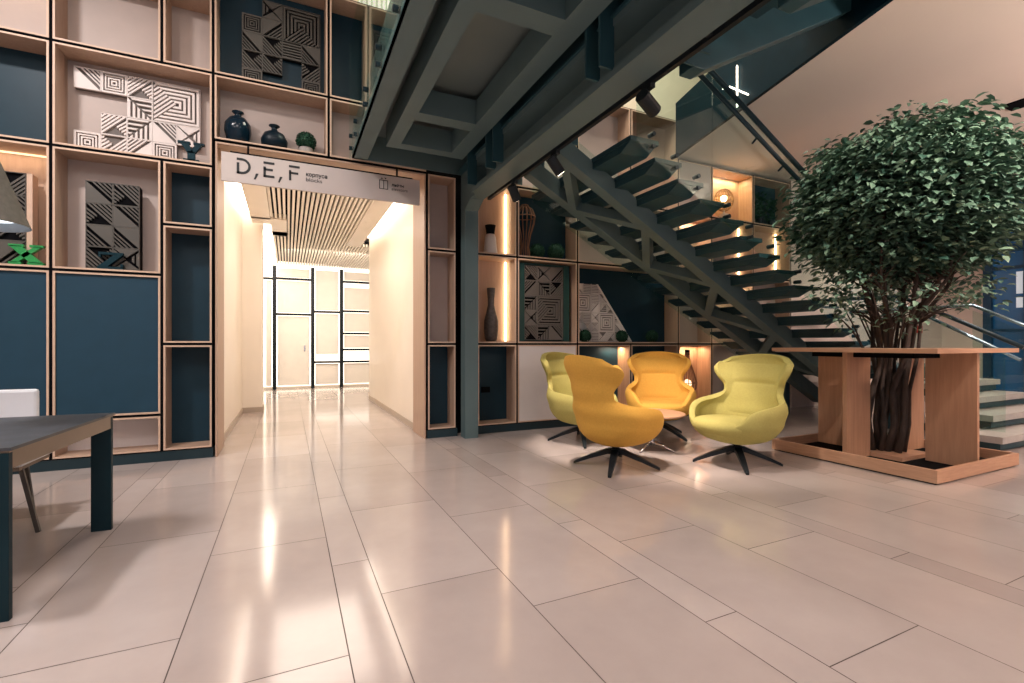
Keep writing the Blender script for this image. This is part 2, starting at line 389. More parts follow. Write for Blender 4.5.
tag(o, 'cream slatted ceiling with black gaps running along the bright corridor', 'slatted ceiling')
for nm, b, lab in (('cove_light', (-.70, -.585, 6.5, 9.45, 3.50, 3.52), 'glowing cove light along the left wall of the corridor'),
              ('cove_light', (1.45, 1.58, 6.5, 10.65, 3.50, 3.52), 'glowing cove light along the right wall of the corridor'),
              ('cove_light', (-.60, -.30, 10.35, 14.0, 3.39, 3.398), 'short glowing cove light behind the pilaster of the corridor')):
    tag(MB().box(*b).build(nm, M['ledc']), lab, 'cove light', 'corridor cove lights')
# end wall: white display panels floating over a backlit wall, black posts and shelves
tag(MB().box(-.60, 4.15, CY1+.09, CY1+.115, .06, 3.5).build('light_box', M['glowwall']), 'glowing backlit wall behind the white panels at the corridor end', 'light box')
def X_at(u, Y):
    r = (u-512)/475; return Y*(r*.90446+.42657)/(-r*.42657+.90446)
px = [(-.56, -.50)]
posts = [274.5, 312.7, 341.4]
pX = [X_at(u, CY1) for u in posts]+[X_at(341.4, CY1)+1.15, X_at(341.4, CY1)+2.3]
rack = thing('display_rack', 'backlit white panels divided by black posts and rails at the corridor end', 'rack', ((pX[0]+pX[-1])/2, CY1, 0))
for xx in pX:
    MB().box(xx-.045, xx+.045, CY1-.05, CY1+.02, 0, 3.28).build('post', M['blackmetal'], rack)
def zz_at(v, u, Y):
    r = (u-512)/475; t = Y/(-r*.42657+.90446); return 1.2+(344-v)/475*t
rails = [(-.6, pX[0], 278.5, 270), (pX[0], pX[1], 279, 290), (pX[0], pX[1], 314.4, 290), (pX[1], pX[2], 312, 325), (pX[1], pX[2], 362, 325),
         (pX[2], pX[3], 282.4, 355), (pX[2], pX[3], 311.5, 355), (pX[2], pX[3], 333.6, 355), (pX[2], pX[3], 349.5, 355), (pX[2], pX[3], 361.5, 355)]
for (a, b, v, u) in rails:
    z = zz_at(v, u, CY1); MB().box(a, b, CY1-.04, CY1+.02, z-.028, z+.028).build('rail', M['blackmetal'], rack)
cells = [(pX[0], pX[1], 0.04, 314.4, 290), (pX[0], pX[1], 314.4, 279, 290), (pX[0], pX[1], 279, 3.28, 290),
         (pX[1], pX[2], .04, 362, 325), (pX[1], pX[2], 356, 312, 325), (pX[1], pX[2], 312, 3.28, 325),
         (pX[2], pX[3], .04, 361.5, 355), (pX[2], pX[3], 349.5, 333.6, 355), (pX[2], pX[3], 333.6, 311.5, 355),
         (pX[2], pX[3], 311.5, 286, 355), (pX[2], pX[3], 282.4, 3.28, 355), (-.6, pX[0], .04, 278.5, 270)]
names = ['door-sized white panel between the two left posts', 'square white panel above the door-sized one', 'narrow white panel under the ceiling, left bay',
         'low white panel at the foot of the middle bay', 'tall white panel in the middle bay', 'upper white panel in the middle bay', 'low white panel at the foot of the right bay',
         'slim white panel low in the right bay', 'white panel at mid height in the right bay', 'large white panel high in the right bay', 'narrow white panel under the ceiling, right bay', 'sliver of white panel left of the first post']
def zc(v, u): return v if v < 5 else zz_at(v, u, CY1)
for (a, b, va, vb, u), nm in zip(cells, names):
    za, zb = zc(va, u), zc(vb, u)
    MB().box(a+.075, b-.075, CY1+.03, CY1+.06, za+.048, zb-.048).build('display_panel', M['panelglow'], rack, bevel=.004)
MB().box(pX[1]-.22, pX[1]-.19, CY1-.03, CY1+.03, 1.0, 1.16).build('door_handle', M['chrome'], rack)
# lining of the opening
lin = MB().box(-.698, -.680, YF, 6.5, 0, 3.352).box(1.559, 1.577, YF, 6.5, 0, 3.352).box(-.680, 1.559, YF, 6.5, 3.334, 3.352)
struct('door_1', lin, M['ply'])

# ------------------------------------------------------------------ shelf boxes
G = .0135; TH = .017
def cubby(x0, x1, z0, z1, back='beige', depth=.30, label='', wd='ply', group='plywood shelf boxes of the display wall', flush=None, name='shelf_box'):
    x0 += G; x1 -= G; z0 += G; z1 -= G
    t = thing(name, label, 'shelf' if not flush else 'cabinet', ((x0+x1)/2, YF, z0), group)
    mb = MB()
    y0, y1 = YF, YF+depth
    mb.box(x0, x1, y0+.003, y1, z0, z0+TH).box(x0, x1, y0+.003, y1, z1-TH, z1)
    mb.box(x0, x0+TH, y0+.003, y1, z0+TH, z1-TH).box(x1-TH, x1, y0+.003, y1, z0+TH, z1-TH)
    mb.build('frame', M[wd], t)
    l_ = MB(); q = G-.0015
    l_.box(x0-q, x1+q, y0+.006, y1, z0-q, z0-.001).box(x0-q, x1+q, y0+.006, y1, z1+.001, z1+q).box(x0-q, x0-.001, y0+.006, y1, z0-.001, z1+.001).box(x1+.001, x1+q, y0+.006, y1, z0-.001, z1+.001)
    l_.build('shadow_gap', M['black'], t)
    e = MB(); e.box(x0, x1, y0, y0+.003, z0, z0+TH).box(x0, x1, y0, y0+.003, z1-TH, z1).box(x0, x0+TH, y0, y0+.003, z0+TH, z1-TH).box(x1-TH, x1, y0, y0+.003, z0+TH, z1-TH)
    e.build('edge_band', M['ply_edge'], t)
    yb = y1 if not flush else y0+flush+.012
    MB().box(x0+TH, x1-TH, yb-.012, yb, z0+TH, z1-TH).build('back_panel' if not flush else 'door', M[back], t)
    return t
def led(t, x, y, z0, z1, m='led', w=.02):
    return MB().box(x-w/2, x+w/2, y-w/2, y+w/2, z0, z1).build('led_strip', M[m], t)

Va, Vb, Vc, Vd, Ve = -2.90, -2.022, -1.163, -.717, .428
Vf = .881
# left block
cubby(Va, Vb, 4.07, 4.87, 'beige', label='open box with a warm empty back in the top left corner of the display wall')
cubby(Va, Vb, 3.08, 4.07, 'navy', label='open box with dark blue back at the left edge, high up')
c = cubby(Va, Vb, 1.905, 3.08, 'ply', label='warm lit open box at the left edge holding the dark relief and green X')
MB().box(Va+.05, Vb-.05, YF+.26, YF+.28, 3.03, 3.042).build('led_strip', mat('led_dim_warm', (1, .8, .6), .5, emit=(1, .70, .42), estr=1.6), c)
cubby(Va, Vb, .48, 1.905, 'navy2', label='wide box closed by a blue panel at the left edge behind the desk', flush=.02)
cubby(Va, Vb, .10, .48, 'beige', label='low open box near the floor at the left edge behind the desk')
cubby(-3.9, Va, .48, 1.905, 'navy2', label='wide box closed by a blue panel beyond the left edge', flush=.02)
cubby(-3.9, Va, 1.905, 3.08, 'beige', label='open box with beige back beyond the left edge')
cubby(Vb, Vc, 4.07, 4.87, 'beige', label='empty open beige box in the top row above the white relief')
cubby(Vc, Vd, 4.07, 4.87, 'beige', label='narrow empty beige box in the top row right of the wide one')
cubby(Vb, Vd, 3.08, 4.07, 'beige', .30, label='wide open box holding the large white relief and letter Y')
cubby(Vb, Vc, 1.905, 3.08, 'beige', label='open beige box holding the dark square relief and letter Z')
cubby(Vb, Vc, .48, 1.905, 'navy2', label='large box closed by a smooth blue panel, second from the left', flush=.02)
cubby(Vb, Vc, .10, .48, 'white', label='low open box with white back under the large blue panel')
cubby(Vc, Vd, 2.425, 3.08, 'navy', label='small dark blue open box left of the sign, upper of three')
cubby(Vc, Vd, 1.20, 2.425, 'navy', label='tall dark blue open box left of the corridor, middle of three')
cubby(Vc, Vd, .10, 1.20, 'navy', label='tall dark blue open box left of the corridor, standing lowest')
# over the corridor
cubby(Vd, Ve, 4.07, 5.28, 'navy', label='tall blue box above the vases holding the bronze relief')
cubby(Ve, Vf, 4.07, 5.28, 'navy', label='narrow blue box above the corridor next to the glass railing')
cubby(Vf, 1.98, 4.07, 5.28, 'navy', label='blue box with teal relief half hidden by the stair landing')
cubby(Vd, Ve, 3.37, 4.07, 'beige', label='beige box over the corridor holding two vases and a plant')
cubby(Ve, 1.595, 3.37, 4.07, 'beige', label='beige empty box over the corridor beside the landing')
# right of the corridor
cubby(1.595, 1.984, 2.40, 3.37, 'beige', label='narrow beige box right of the sign, top of three')
cubby(1.595, 1.984, 1.20, 2.40, 'beige', label='narrow beige box right of the corridor, middle of three')
cubby(1.595, 1.984, .10, 1.20, 'navy', label='narrow blue box right of the corridor, lowest of three')
W1, W2, W3, W35, W4, W5, W6, W7 = 2.27, 2.862, 3.848, 4.83, 5.81, 6.57, 7.60, 8.62
c = cubby(W1, W2, 2.40, 3.37, 'ply', label='warm lit box beside the green post holding the short two-tone vase')
led(c, W2-.06, YF+.26, 2.44, 3.33)
c = cubby(W1, W2, 1.20, 2.40, 'ply', label='warm lit box beside the green post holding the tall dark vase')
led(c, W2-.06, YF+.26, 1.24, 2.36)
c = cubby(W1, W2, .10, 1.20, 'navy', label='blue open box with black wall socket beside the green post')
MB().box(2.44, 2.57, YF+.276, YF+.287, .52, .60).box(2.45, 2.50, YF+.272, YF+.277, .53, .59).box(2.51, 2.56, YF+.272, YF+.277, .53, .59).build('wall_socket', M['black'], c)
cubby(W2, W3, 2.40, 3.37, 'navy', label='dark box under the stair holding the wire lantern and two green balls')
cubby(W2, W3, 1.20, 2.40, 'ply', label='box under the stair filled by the green framed relief')
cubby(W2, W3, .10, 1.20, 'white', label='closed beige-white cabinet behind the far left lime armchair', flush=.004)
cubby(W3, W4, 2.40, 3.37, 'beige', label='wide beige box high behind the stair stringers')
cubby(W3, W4, 1.20, 2.40, 'navy', label='wide dark box behind the stair holding the slanted white relief')
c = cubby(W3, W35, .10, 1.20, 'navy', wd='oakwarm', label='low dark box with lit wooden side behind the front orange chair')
led(c, W35-.05, YF+.10, .14, .2)
cubby(W35, W4, .10, 1.20, 'navy', label='low dark box behind the far orange armchair')
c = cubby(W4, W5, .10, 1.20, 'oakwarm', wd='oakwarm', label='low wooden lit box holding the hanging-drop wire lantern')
cubby(W4, W5, 1.20, 2.40, 'beige', label='beige box behind the lower truss of the stair')
cubby(W4, W5, 2.40, 3.37, 'ply', label='plywood box behind the stair treads under the blank panel')
cubby(W4, W5, 3.37, 4.25, 'beige', label='blank beige panel box left of the glowing globe', flush=.01)
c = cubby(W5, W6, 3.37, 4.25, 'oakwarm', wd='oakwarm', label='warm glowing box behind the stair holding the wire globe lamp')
c = cubby(W5, W6, 2.40, 3.37, 'ply', label='plywood box with bright LED strip under the globe lamp box')
led(c, W6-.06, YF+.26, 2.44, 3.33)
cubby(W5, W6, 1.20, 2.40, 'ply', label='plywood box behind the middle stair treads')
cubby(W5, W6, .10, 1.20, 'beige', label='low beige box behind the foot of the stair')
cubby(W6, W7, 3.37, 4.25, 'navy', label='dark box with plants beside the tree crown')
c = cubby(W6, W7, 2.40, 3.37, 'ply', label='plywood box beside the tree crown under the dark one')
led(c, W7-.06, YF+.26, 2.44, 3.33)
cubby(W6, W7, 1.20, 2.40, 'beige', label='beige box behind the tree trunk end of the stair')
cubby(W6, W7, .10, 1.20, 'navy', label='low dark box behind the tree table')
cubby(W1, W3, 3.37, 4.87, 'beige', label='tall beige box behind the landing beam')
cubby(W3, W35, 3.37, 4.87, 'beige', label='tall beige box behind the top treads')
cubby(W35, W4, 3.37, 4.87, 'ply', label='tall plywood box at the stair top beside the dark fascia')
struct('baseboard_back', MB().box(-3.9, Vd, YF+.01, YF+.30, 0, .10).box(1.60, 2.0, YF+.01, YF+.30, 0, .10).box(W1, W7, YF+.01, YF+.30, 0, .10), M['teal_dark'])
struct('trim_2', MB().box(2.0, 2.26, YF+.20, YF+.24, 0, 3.36), M['black'])

for (x0, x1, z1, p, col) in ((Va, Vb, 3.08, 1.6, WARM), (Va, Vb, 4.87, 2.5, WARM), (W35-.34, W35-.02, 1.20, 3, WARM), (W4, W5, 1.20, 4.5, WARM), (W5, W6, 4.25, 7, WARM), (W5, W6, 2.4, 5, WARM), (W4, W5, 3.37, 5, WARM)):
    area('shelf_light', ((x0+x1)/2, YF+.20, z1-.05), (0, 0, 0), (x1-x0)*.8, .03, p, col)
# ------------------------------------------------------------------ hanging sign
sy = YF-.035
sg = thing('hanging_sign', 'long grey sign lettered D, E, F hanging across the corridor entrance', 'sign', (.43, sy, 2.935))
MB().box(-.640, 1.490, sy, sy+.03, 2.935, 3.245).build('board', M['grey'], sg, bevel=.002)
MB().box(-.56, 1.40, sy+.005, sy+.03, 3.245, 3.262).box(-.4, -.38, sy+.01, sy+.02, 3.26, 3.345).box(1.2, 1.22, sy+.01, sy+.02, 3.26, 3.345).build('hanger_rail', M['black'], sg)
ly0, ly1 = sy-.004, sy+.001
def strokes(name, polys, label=None):
    mb = MB()
    for p in polys: mb.prism([(a, b) for a, b in p], 'y', ly0, ly1)
    return mb.build(name, M['ink'], sg)
z0, z1 = 3.030, 3.200; th = .024
def rect(a, b, c, d): return [(a, c), (b, c), (b, d), (a, d)]
def arc(cx, cz, ro, ri, a0, a1, n=14):
    o_ = []
    for i in range(n):
        A0 = R(a0+(a1-a0)*i/n); A1 = R(a0+(a1-a0)*(i+1)/n)
        o_.append([(cx+ro*math.cos(A0), cz+ro*math.sin(A0)), (cx+ro*math.cos(A1), cz+ro*math.sin(A1)), (cx+ri*math.cos(A1), cz+ri*math.sin(A1)), (cx+ri*math.cos(A0), cz+ri*math.sin(A0))])
    return o_
zm = (z0+z1)/2; rr_ = (z1-z0)/2
strokes('letter', [rect(-.497, -.497+th, z0, z1-.05), rect(-.497, -.445, z1-th, z1), rect(-.497, -.445, z0, z0+th)]+arc(-.450, zm, rr_, rr_-th, -90, 90))
strokes('comma', [[(-.335, z0-.04), (-.318, z0-.04), (-.290, z0+.025), (-.316, z0+.025)]])
strokes('letter', [rect(-.243, -.243+th, z0, z1-.055), rect(-.243, -.135, z0, z0+th), rect(-.243, -.150, zm-.012, zm+.012), rect(-.243, -.135, z1-th, z1)])
strokes('comma', [[(-.100, z0-.04), (-.083, z0-.04), (-.055, z0+.025), (-.081, z0+.025)]])
strokes('letter', [rect(.010, .010+th, z0, z1-.055), rect(.010, .105, zm-.012, zm+.012), rect(.010, .120, z1-th, z1)])
ic = [rect(.995, 1.10, 3.075, 3.082), rect(.995, 1.10, 3.178, 3.185), rect(.995, 1.003, 3.075, 3.185), rect(1.092, 1.10, 3.075, 3.185), rect(1.044, 1.052, 3.075, 3.185),
      [(1.012, 3.198), (1.040, 3.198), (1.026, 3.214)], [(1.056, 3.214), (1.084, 3.214), (1.070, 3.198)]]
strokes('lift_icon', ic)
def text_mesh(name, body, x, z, size, width, m, parent, y, axis='y', bold=0):
    cu = bpy.data.curves.new(name, 'FONT'); cu.body = body; cu.size = size; cu.extrude = .001; cu.offset = bold
    tmp = bpy.data.objects.new('tmp_text', cu); C.objects.link(tmp)
    dg = bpy.context.evaluated_depsgraph_get(); me = bpy.data.meshes.new_from_object(tmp.evaluated_get(dg))
    bpy.data.objects.remove(tmp); me.name = name
    xs = [v.co.x for v in me.vertices]
    if not xs: return
    k = width/(max(xs)-min(xs)) if width else 1
    off = LOC.get(parent.name, (0,0,0)); mn = min(xs)
    for v in me.vertices:
        a, b, c = v.co; v.co = ((x+(a-mn)*k-off[0]), y-c-off[1], z+b-off[2])
    me.materials.clear(); me.materials.append(m)
    o = bpy.data.objects.new(name, me); C.objects.link(o); o.parent = parent
    return o
text_mesh('small_lettering', 'корпуса', .185, 3.105, .062, .225, M['ink'], sg, sy-.002, bold=.0016)
text_mesh('small_lettering', 'blocks', .185, 3.045, .062, .17, M['ink'], sg, sy-.002)
text_mesh('small_lettering', 'лифты', 1.143, 3.125, .050, .150, M['ink'], sg, sy-.002, bold=.0014)
text_mesh('small_lettering', 'elevators', 1.143, 3.075, .050, .195, M['ink'], sg, sy-.002)

# ------------------------------------------------------------------ relief panels
def tile_pat(kind, x, z, s, sx=1, sz=1):
    """polygons (in x,z) of the raised strips of one square tile of size s"""
    P = []; g = s*.04
    def T(p): return [((x+s/2)+sx*(a-.5)*s*.94, (z+s/2)+sz*(b-.5)*s*.94) for a, b in p]
    def line(a, b, w):
        (ax, az), (bx, bz) = a, b; L = math.hypot(bx-ax, bz-az); nx, nz = -(bz-az)/L*w/2, (bx-ax)/L*w/2
        return [(ax+nx, az+nz), (bx+nx, bz+nz), (bx-nx, bz-nz), (ax-nx, az-nz)]
    if kind == 'sq':
        for k in range(4):
            a = k*.125; b = 1-a; w = .062
            P += [T([(a, a), (b, a), (b, a+w), (a, a+w)]), T([(a, b-w), (b, b-w), (b, b), (a, b)]), T([(a, a+w), (a+w, a+w), (a+w, b-w), (a, b-w)]), T([(b-w, a+w), (b, a+w), (b, b-w), (b-w, b-w)])]
    elif kind in ('sqt', 'sqb'):     # concentric squares with one quarter cut out and striped along its edge
        Q = []
        for k in range(5):
            a = k*.10; b = 1-a; w = .055
            Q += [[(a, a), (b, a), (b-w, a+w), (a+w, a+w)], [(b, a), (b, b), (b-w, b-w), (b-w, a+w)], [(b, b), (a, b), (a+w, b-w), (b-w, b-w)]]
        for k in range(8):           # stripes parallel to the lower diagonal, in the triangle (0,0)(0,1)(.5,.5)
            c0 = .04+k*.118; c1 = c0+.062
            Q.append([(0, c0), (0, c1), (.5-c1/2, .5+c1/2), (.5-c0/2, .5+c0/2)])
        if kind == 'sqb': Q = [[(b, a) for a, b in q] for q in Q]
        sx = sz = 1; P += [T(q) for q in Q]
    elif kind == 'diag':     # half plain triangle, half stripes parallel to the diagonal
        P.append(T([(0, 1), (1, 1), (1, 0)]))
        for k in range(4):
            a = .80-k*.20; P.append(T([(0, a), (a, 0), (max(a-.10, 0), 0), (0, max(a-.085, 0))] if a > .11 else [(0, a), (a, 0), (0, 0)]))
    elif kind == 'fan':      # triangle of vertical bars over a triangle of diagonal bars
        for k in range(5):
            a = k*.2; P.append(T([(a, 1), (a+.10, 1), (a+.10, a+.14), (a, a+.04)]))
        for k in range(4):
            a = .1+k*.24; P.append(T([(a, a-.08), (1, a-.08), (1, a), (a+.08, a)]) if a < .95 else T([(.9, .8), (1, .8), (1, .9)]))
    elif kind == 'tri':
        P += [T([(0, 0), (1, 0), (.5, .42)]), T([(0, 1), (.5, .58), (1, 1)]), T([(.03, .08), (.45, .5), (.03, .92), (.0, .92), (.0, .08)])]
        P += [T([(1, .14), (1, .86), (.9, .78), (.9, .22)]), T([(.82, .30), (.82, .70), (.72, .60), (.72, .40)])]
    elif kind == 'chev':
        for k in range(5):
            a = k*.2
            P.append(T([(a, 0), (min(a+.11, 1), 0), (1, 1-a-.11), (1, 1-a)] if k else [(0, 0), (.11, 0), (1, .89), (1, 1)]))
        for k in range(1, 5):
            a = k*.2
            P.append(T([(0, a), (0, min(a+.10, 1)), (.5-a/2, .5+a/2+.05), (.5-a/2, .5+a/2-.05)]))
    elif kind == 'bars':
        for k in range(6):
            a = k/6; P.append(T([(0, a), (1, a), (1, a+.085), (0, a+.085)]))
    return P
def relief(name, label, x, z, s, grid, y, mat_r, mat_b, depth=.045, hgt=.024, loc=None, clip=None, plate=None):
    """grid: rows top to bottom of kinds or None; (kind,size) for a double tile"""
    rows = len(grid); cols = max(len(r) for r in grid)
    t = thing(name, label, 'relief', (x, y, z)); MBp = MB(); MBr = MB(); rnd = random.Random(len(label)); taken = set()
    for r in range(rows):
        for c_ in range(len(grid[r])):
            k = grid[r][c_]
            if k is None or (r, c_) in taken: continue
            n = 1
            if isinstance(k, tuple): k, n = k; [taken.add((r+i, c_+j)) for i in range(n) for j in range(n)]
            xx = x+c_*s; zz = z+(rows-r-n)*s
            MBp.box(xx+.002, xx+s*n-.002, y-depth+.002, y-.004, zz+.002, zz+s*n-.002)
            e = s*.035
            for b in ((xx, xx+s*n, zz, zz+e), (xx, xx+s*n, zz+s*n-e, zz+s*n), (xx, xx+e, zz+e, zz+s*n-e), (xx+s*n-e, xx+s*n, zz+e, zz+s*n-e)):
                MBr.box(b[0]+.001, b[1]-.001, y-depth-hgt, y-depth+.002, b[2]+.001, b[3]-.001)
            for p in tile_pat(k, xx, zz, s*n, rnd.choice((1, -1)), rnd.choice((1, -1))):
                MBr.prism(p, 'y', y-depth-hgt+.001, y-depth+.002)
    MBp.build('backing', mat_b, t); MBr.build('raised_pattern', mat_r, t)
    return t
S_ = .205
yr = YF+.288
relief('wall_relief', 'white geometric relief shaped like stepped tiles in the wide upper left box', -1.925, 3.118, .2125,
       [['diag', 'sq', 'chev', ('sqt', 2), None], [None, None, 'fan', None, None], [None, 'chev', 'fan', 'diag', 'tri'], ['sq', 'chev', 'diag', 'sq', None]], yr, M['relief_w'], mat('relief_recess_grey', (.13, .11, .10), .6, var=.03))
relief('wall_relief', 'dark square relief of triangles standing behind the letter Z', -1.80, 1.95, .215,
       [['diag', 'chev'], ['chev', 'diag'], ['diag', 'diag'], ['chev', 'tri']], yr-.06, M['relief_d'], M['relief_bk'], .10)
t = relief('wall_relief', 'dark relief with pale wooden edge behind the green X at the left edge', -2.665, 1.95, .215,
       [['diag', 'chev'], ['chev', 'diag'], ['diag', 'chev'], ['chev', 'diag']], yr-.06, M['relief_d'], M['relief_bk'], .10)
MB().box(-2.232, -2.19, YF+.11, YF+.22, 1.95, 2.81).build('side_board', M['ply_edge'], t)
relief('wall_relief', 'bronze-grey stepped relief in the tall blue box above the vases', -.47, 4.112, .205,
       [[None, 'tri', ('sqb', 2), None], ['sq', 'diag', None, None], ['diag', 'chev', 'bars', 'diag'], ['chev', 'chev', None, 'chev'], ['sq', None, None, 'sq']], yr, M['relief_d'], M['relief_bk'])
relief('wall_relief', 'teal-shadowed relief behind the landing glass', 1.0, 4.112, .21, [[('sq', 2), None], [None, None], ['chev', 'diag'], ['diag', 'chev']], yr, M['relief_d'], M['navy'])  # the dark blue is the navy backing panel
# green framed relief
t = relief('framed_relief', 'grey relief in a dark green frame under the stair', 3.02, 1.258, .212,
       [['chev', 'tri', 'diag'], ['diag', 'fan', 'chev'], ['fan', ('sqt', 2), None], ['tri', None, None], ['chev', 'fan', 'diag']], YF+.16, M['relief_t'], M['relief_bk'])
fx0, fx1, fz0, fz1 = 2.925, 3.755, 1.238, 2.345
fmb = MB(); fmb.box(fx0, fx1, YF+.162, YF+.20, fz0, fz1)
fmb.box(fx0, 3.015, YF+.08, YF+.162, fz0, fz1).box(3.66, fx1, YF+.08, YF+.162, fz0, fz1).box(3.015, 3.66, YF+.08, YF+.162, fz1-.02, fz1)
fmb.build('frame', M['green_frame'], t)
# slanted white relief: tiles clipped by a sloping edge
def slanted_relief():
    x0, x1, zt, zb = 3.90, 4.98, 2.12, 1.238
    y = YF+.20
    t = thing('slanted_relief', 'white relief with sloping right edge in the wide dark box', 'relief', (x0, y, zb))
    P = [(x0, zb), (x1, zb), (4.32, zt), (x0, zt)]
    MB().prism(P, 'y', y-.03, y).build('backing', mat('relief_recess_taupe', (.20, .17, .155), .6, var=.05), t)
    mb = MB(); rnd = random.Random(12); s = .147
    def clip(poly):
        # keep part left of the slanted line x <= 4.98 - (z-zb)*(.66/.882)
        k = (x1-4.32)/(zt-zb); out = []
        f = lambda p: (x1-.01-(p[1]-zb)*k)-p[0]
        for i in range(len(poly)):
            a, b = poly[i], poly[(i+1) % len(poly)]; fa, fb = f(a), f(b)
            if fa >= 0: out.append(a)
            if (fa >= 0) != (fb >= 0):
                q = fa/(fa-fb); out.append((a[0]+(b[0]-a[0])*q, a[1]+(b[1]-a[1])*q))
        return out
    kinds = ['diag', 'sq', 'chev', 'fan', 'tri', 'bars', 'diag', 'chev']
    taken = set()
    for r in range(6):
        for c_ in range(8):
            if (r, c_) in taken: continue
            n = 2 if (r, c_) in ((3, 0), (1, 3)) else 1
            if n == 2: [taken.add((r+i, c_+j)) for i in range(2) for j in range(2)]
            xx = x0+c_*s; zz = zb+r*s; k = 'sq' if n == 2 else rnd.choice(kinds); L = s*n
            ps = tile_pat(k, xx, zz, L, rnd.choice((1, -1)), rnd.choice((1, -1)))
            ps += [[(xx, zz), (xx+L, zz), (xx+L, zz+.008), (xx, zz+.008)], [(xx, zz), (xx+.008, zz), (xx+.008, zz+L), (xx, zz+L)]]
            for p in ps:
                q = clip(p)
                if len(q) > 2: mb.prism(q, 'y', y-.045, y-.028)
    k = .045
    mb.prism([(x1-.03, zb), (x1, zb), (4.32, zt), (4.29, zt)], 'y', y-.046, y-.028)
    mb.build('raised_pattern', M['relief_w'], t)
slanted_relief()

# ------------------------------------------------------------------ letters on the shelves
def slab_letter(ch, x, z, h, wd, y, m, label, dep=.05):
    def L(a, b): return (x+a*wd, z+b*h)
    mb = MB()
    def pr(p): mb.prism([L(a, b) for a, b in p], 'y', y-dep, y)
    if ch == 'Y':
        pr([(.36, 0), (.64, 0), (.64, .5), (.36, .5)]); pr([(.2, 0), (.8, 0), (.8, .1), (.2, .1)])
        pr([(.08, .92), (.40, .92), (.60, .42), (.36, .42)]); pr([(.66, .92), (.92, .92), (.64, .44), (.48, .5)])
        pr([(0, .9), (.46, .9), (.46, 1), (0, 1)]); pr([(.58, .9), (1, .9), (1, 1), (.58, 1)])
    elif ch == 'X':
        pr([(.02, .92), (.36, .92), (.98, .08), (.62, .08)]); pr([(.04, .08), (.24, .08), (.96, .92), (.74, .92)])
        pr([(0, .88), (.44, .88), (.44, 1), (0, 1)]); pr([(.6, .88), (1, .88), (1, 1), (.6, 1)])
        pr([(0, 0), (.36, 0), (.36, .12), (0, .12)]); pr([(.54, 0), (1, 0), (1, .12), (.54, .12)])
    elif ch == 'Z':
        pr([(.04, .86), (1, .86), (1, 1), (.04, 1)]); pr([(0, 0), (1, 0), (1, .14), (0, .14)])
        pr([(.66, .88), (1, .88), (.36, .12), (0, .12)]); pr([(.04, .7), (.13, .7), (.13, .88), (.04, .88)]); pr([(.9, .1), (1, .1), (1, .32), (.9, .32)])
    o = mb.build('letter_'+ch.lower(), m); return tag(o, label, 'letter', 'slab serif letters on the shelves')
slab_letter('Y', -1.035, 3.116, .20, .235, YF+.08, M['tealletter'], 'dark teal slab letter Y standing before the white relief')
slab_letter('X', -2.33, 1.941, .185, .245, YF+.08, M['greenletter'], 'green slab letter X standing at the left edge')
slab_letter('Z', -1.69, 1.941, .165, .20, YF+.09, M['tealletter'], 'dark teal slab letter Z before the dark relief')

# ------------------------------------------------------------------ vases and plants on shelves
def vase(name, prof, x, y, z, m, label, n=28):
    return tag(MB().lathe(prof, (x, y, z), n).build(name, m, smooth=True), label, 'vase')
zt = 3.37+G+TH
vase('vase', [(.0, 0), (.085, 0), (.11, .04), (.132, .14), (.128, .22), (.085, .285), (.036, .31), (.034, .335), (.060, .352), (.058, .362), (.02, .355)], -.50, YF+.14, zt, M['vase_navy'], 'glossy dark blue bottle vase with flared lip over the corridor')
vase('vase', [(0, 0), (.10, 0), (.132, .05), (.138, .11), (.105, .18), (.045, .215), (.030, .235), (.030, .255), (.058, .275), (.054, .282), (.02, .275)], -.14, YF+.14, zt, M['vase_blk'], 'squat matt dark vase in the middle over the corridor')
def ball(name, x, y, z, r, label, pot=None, seed=1, n=900, group=None):
    t = thing(name, label, 'plant', (x, y, z), group)
    zc_ = z+r*.96
    if pot:
        MB().lathe([(0, 0), (r*.62, 0), (r*.72, pot), (r*.62, pot), (.0, pot-.01)], (x, y, z), 20).build('pot', M['potgrey'], t, smooth=False)
        zc_ = z+pot+r*.75
    mb = MB(); rnd = random.Random(seed)
    mb.lathe([(r*.88*math.sin(PI*i/10), -r*.88*math.cos(PI*i/10)) for i in range(11)], (x, y, zc_), 16)
    for i in range(n):
        a = rnd.uniform(0, 2*PI); c_ = rnd.uniform(-1, 1); s_ = math.sqrt(1-c_*c_)
        d = Vector((s_*math.cos(a), s_*math.sin(a), c_)); q = Vector((x, y, zc_))+d*r*rnd.uniform(.86, 1)
        u = d.cross(Vector((rnd.uniform(-1, 1), rnd.uniform(-1, 1), rnd.uniform(-1, 1)))).normalized()*.011; v = (d*.8+u.cross(d)*rnd.uniform(-30, 30)).normalized()*.016
        mb.add([q-u, q+v*.2-u*.2, q+u, q+v], [(0, 1, 2, 3)])
    mb.build('foliage', M['ballgreen'], t)
    return t
ball('potted_ball_plant', .19, YF+.13, zt, .105, 'small clipped green ball plant in a grey pot over the corridor', pot=.075)
ball('leaf_ball', 3.25, YF+.14, 2.436, .105, 'dark green leaf ball beside the wire lantern, left one', seed=2, group='leaf balls')
ball('leaf_ball', 3.56, YF+.14, 2.436, .120, 'dark green leaf ball in the lantern box, right one', seed=3, group='leaf balls')
ball('leaf_ball', 4.03, YF+.08, 1.236, .088, 'dark green leaf ball at the left foot of the slanted relief', seed=4, group='leaf balls')
ball('leaf_ball', 4.72, YF+.08, 1.236, .088, 'dark green leaf ball at the right tip of the slanted relief', seed=5, group='leaf balls')
ball('leaf_ball', 5.32, YF+.08, 1.236, .092, 'dark green leaf ball alone in the dark, right in the wide box', seed=6, group='leaf balls')
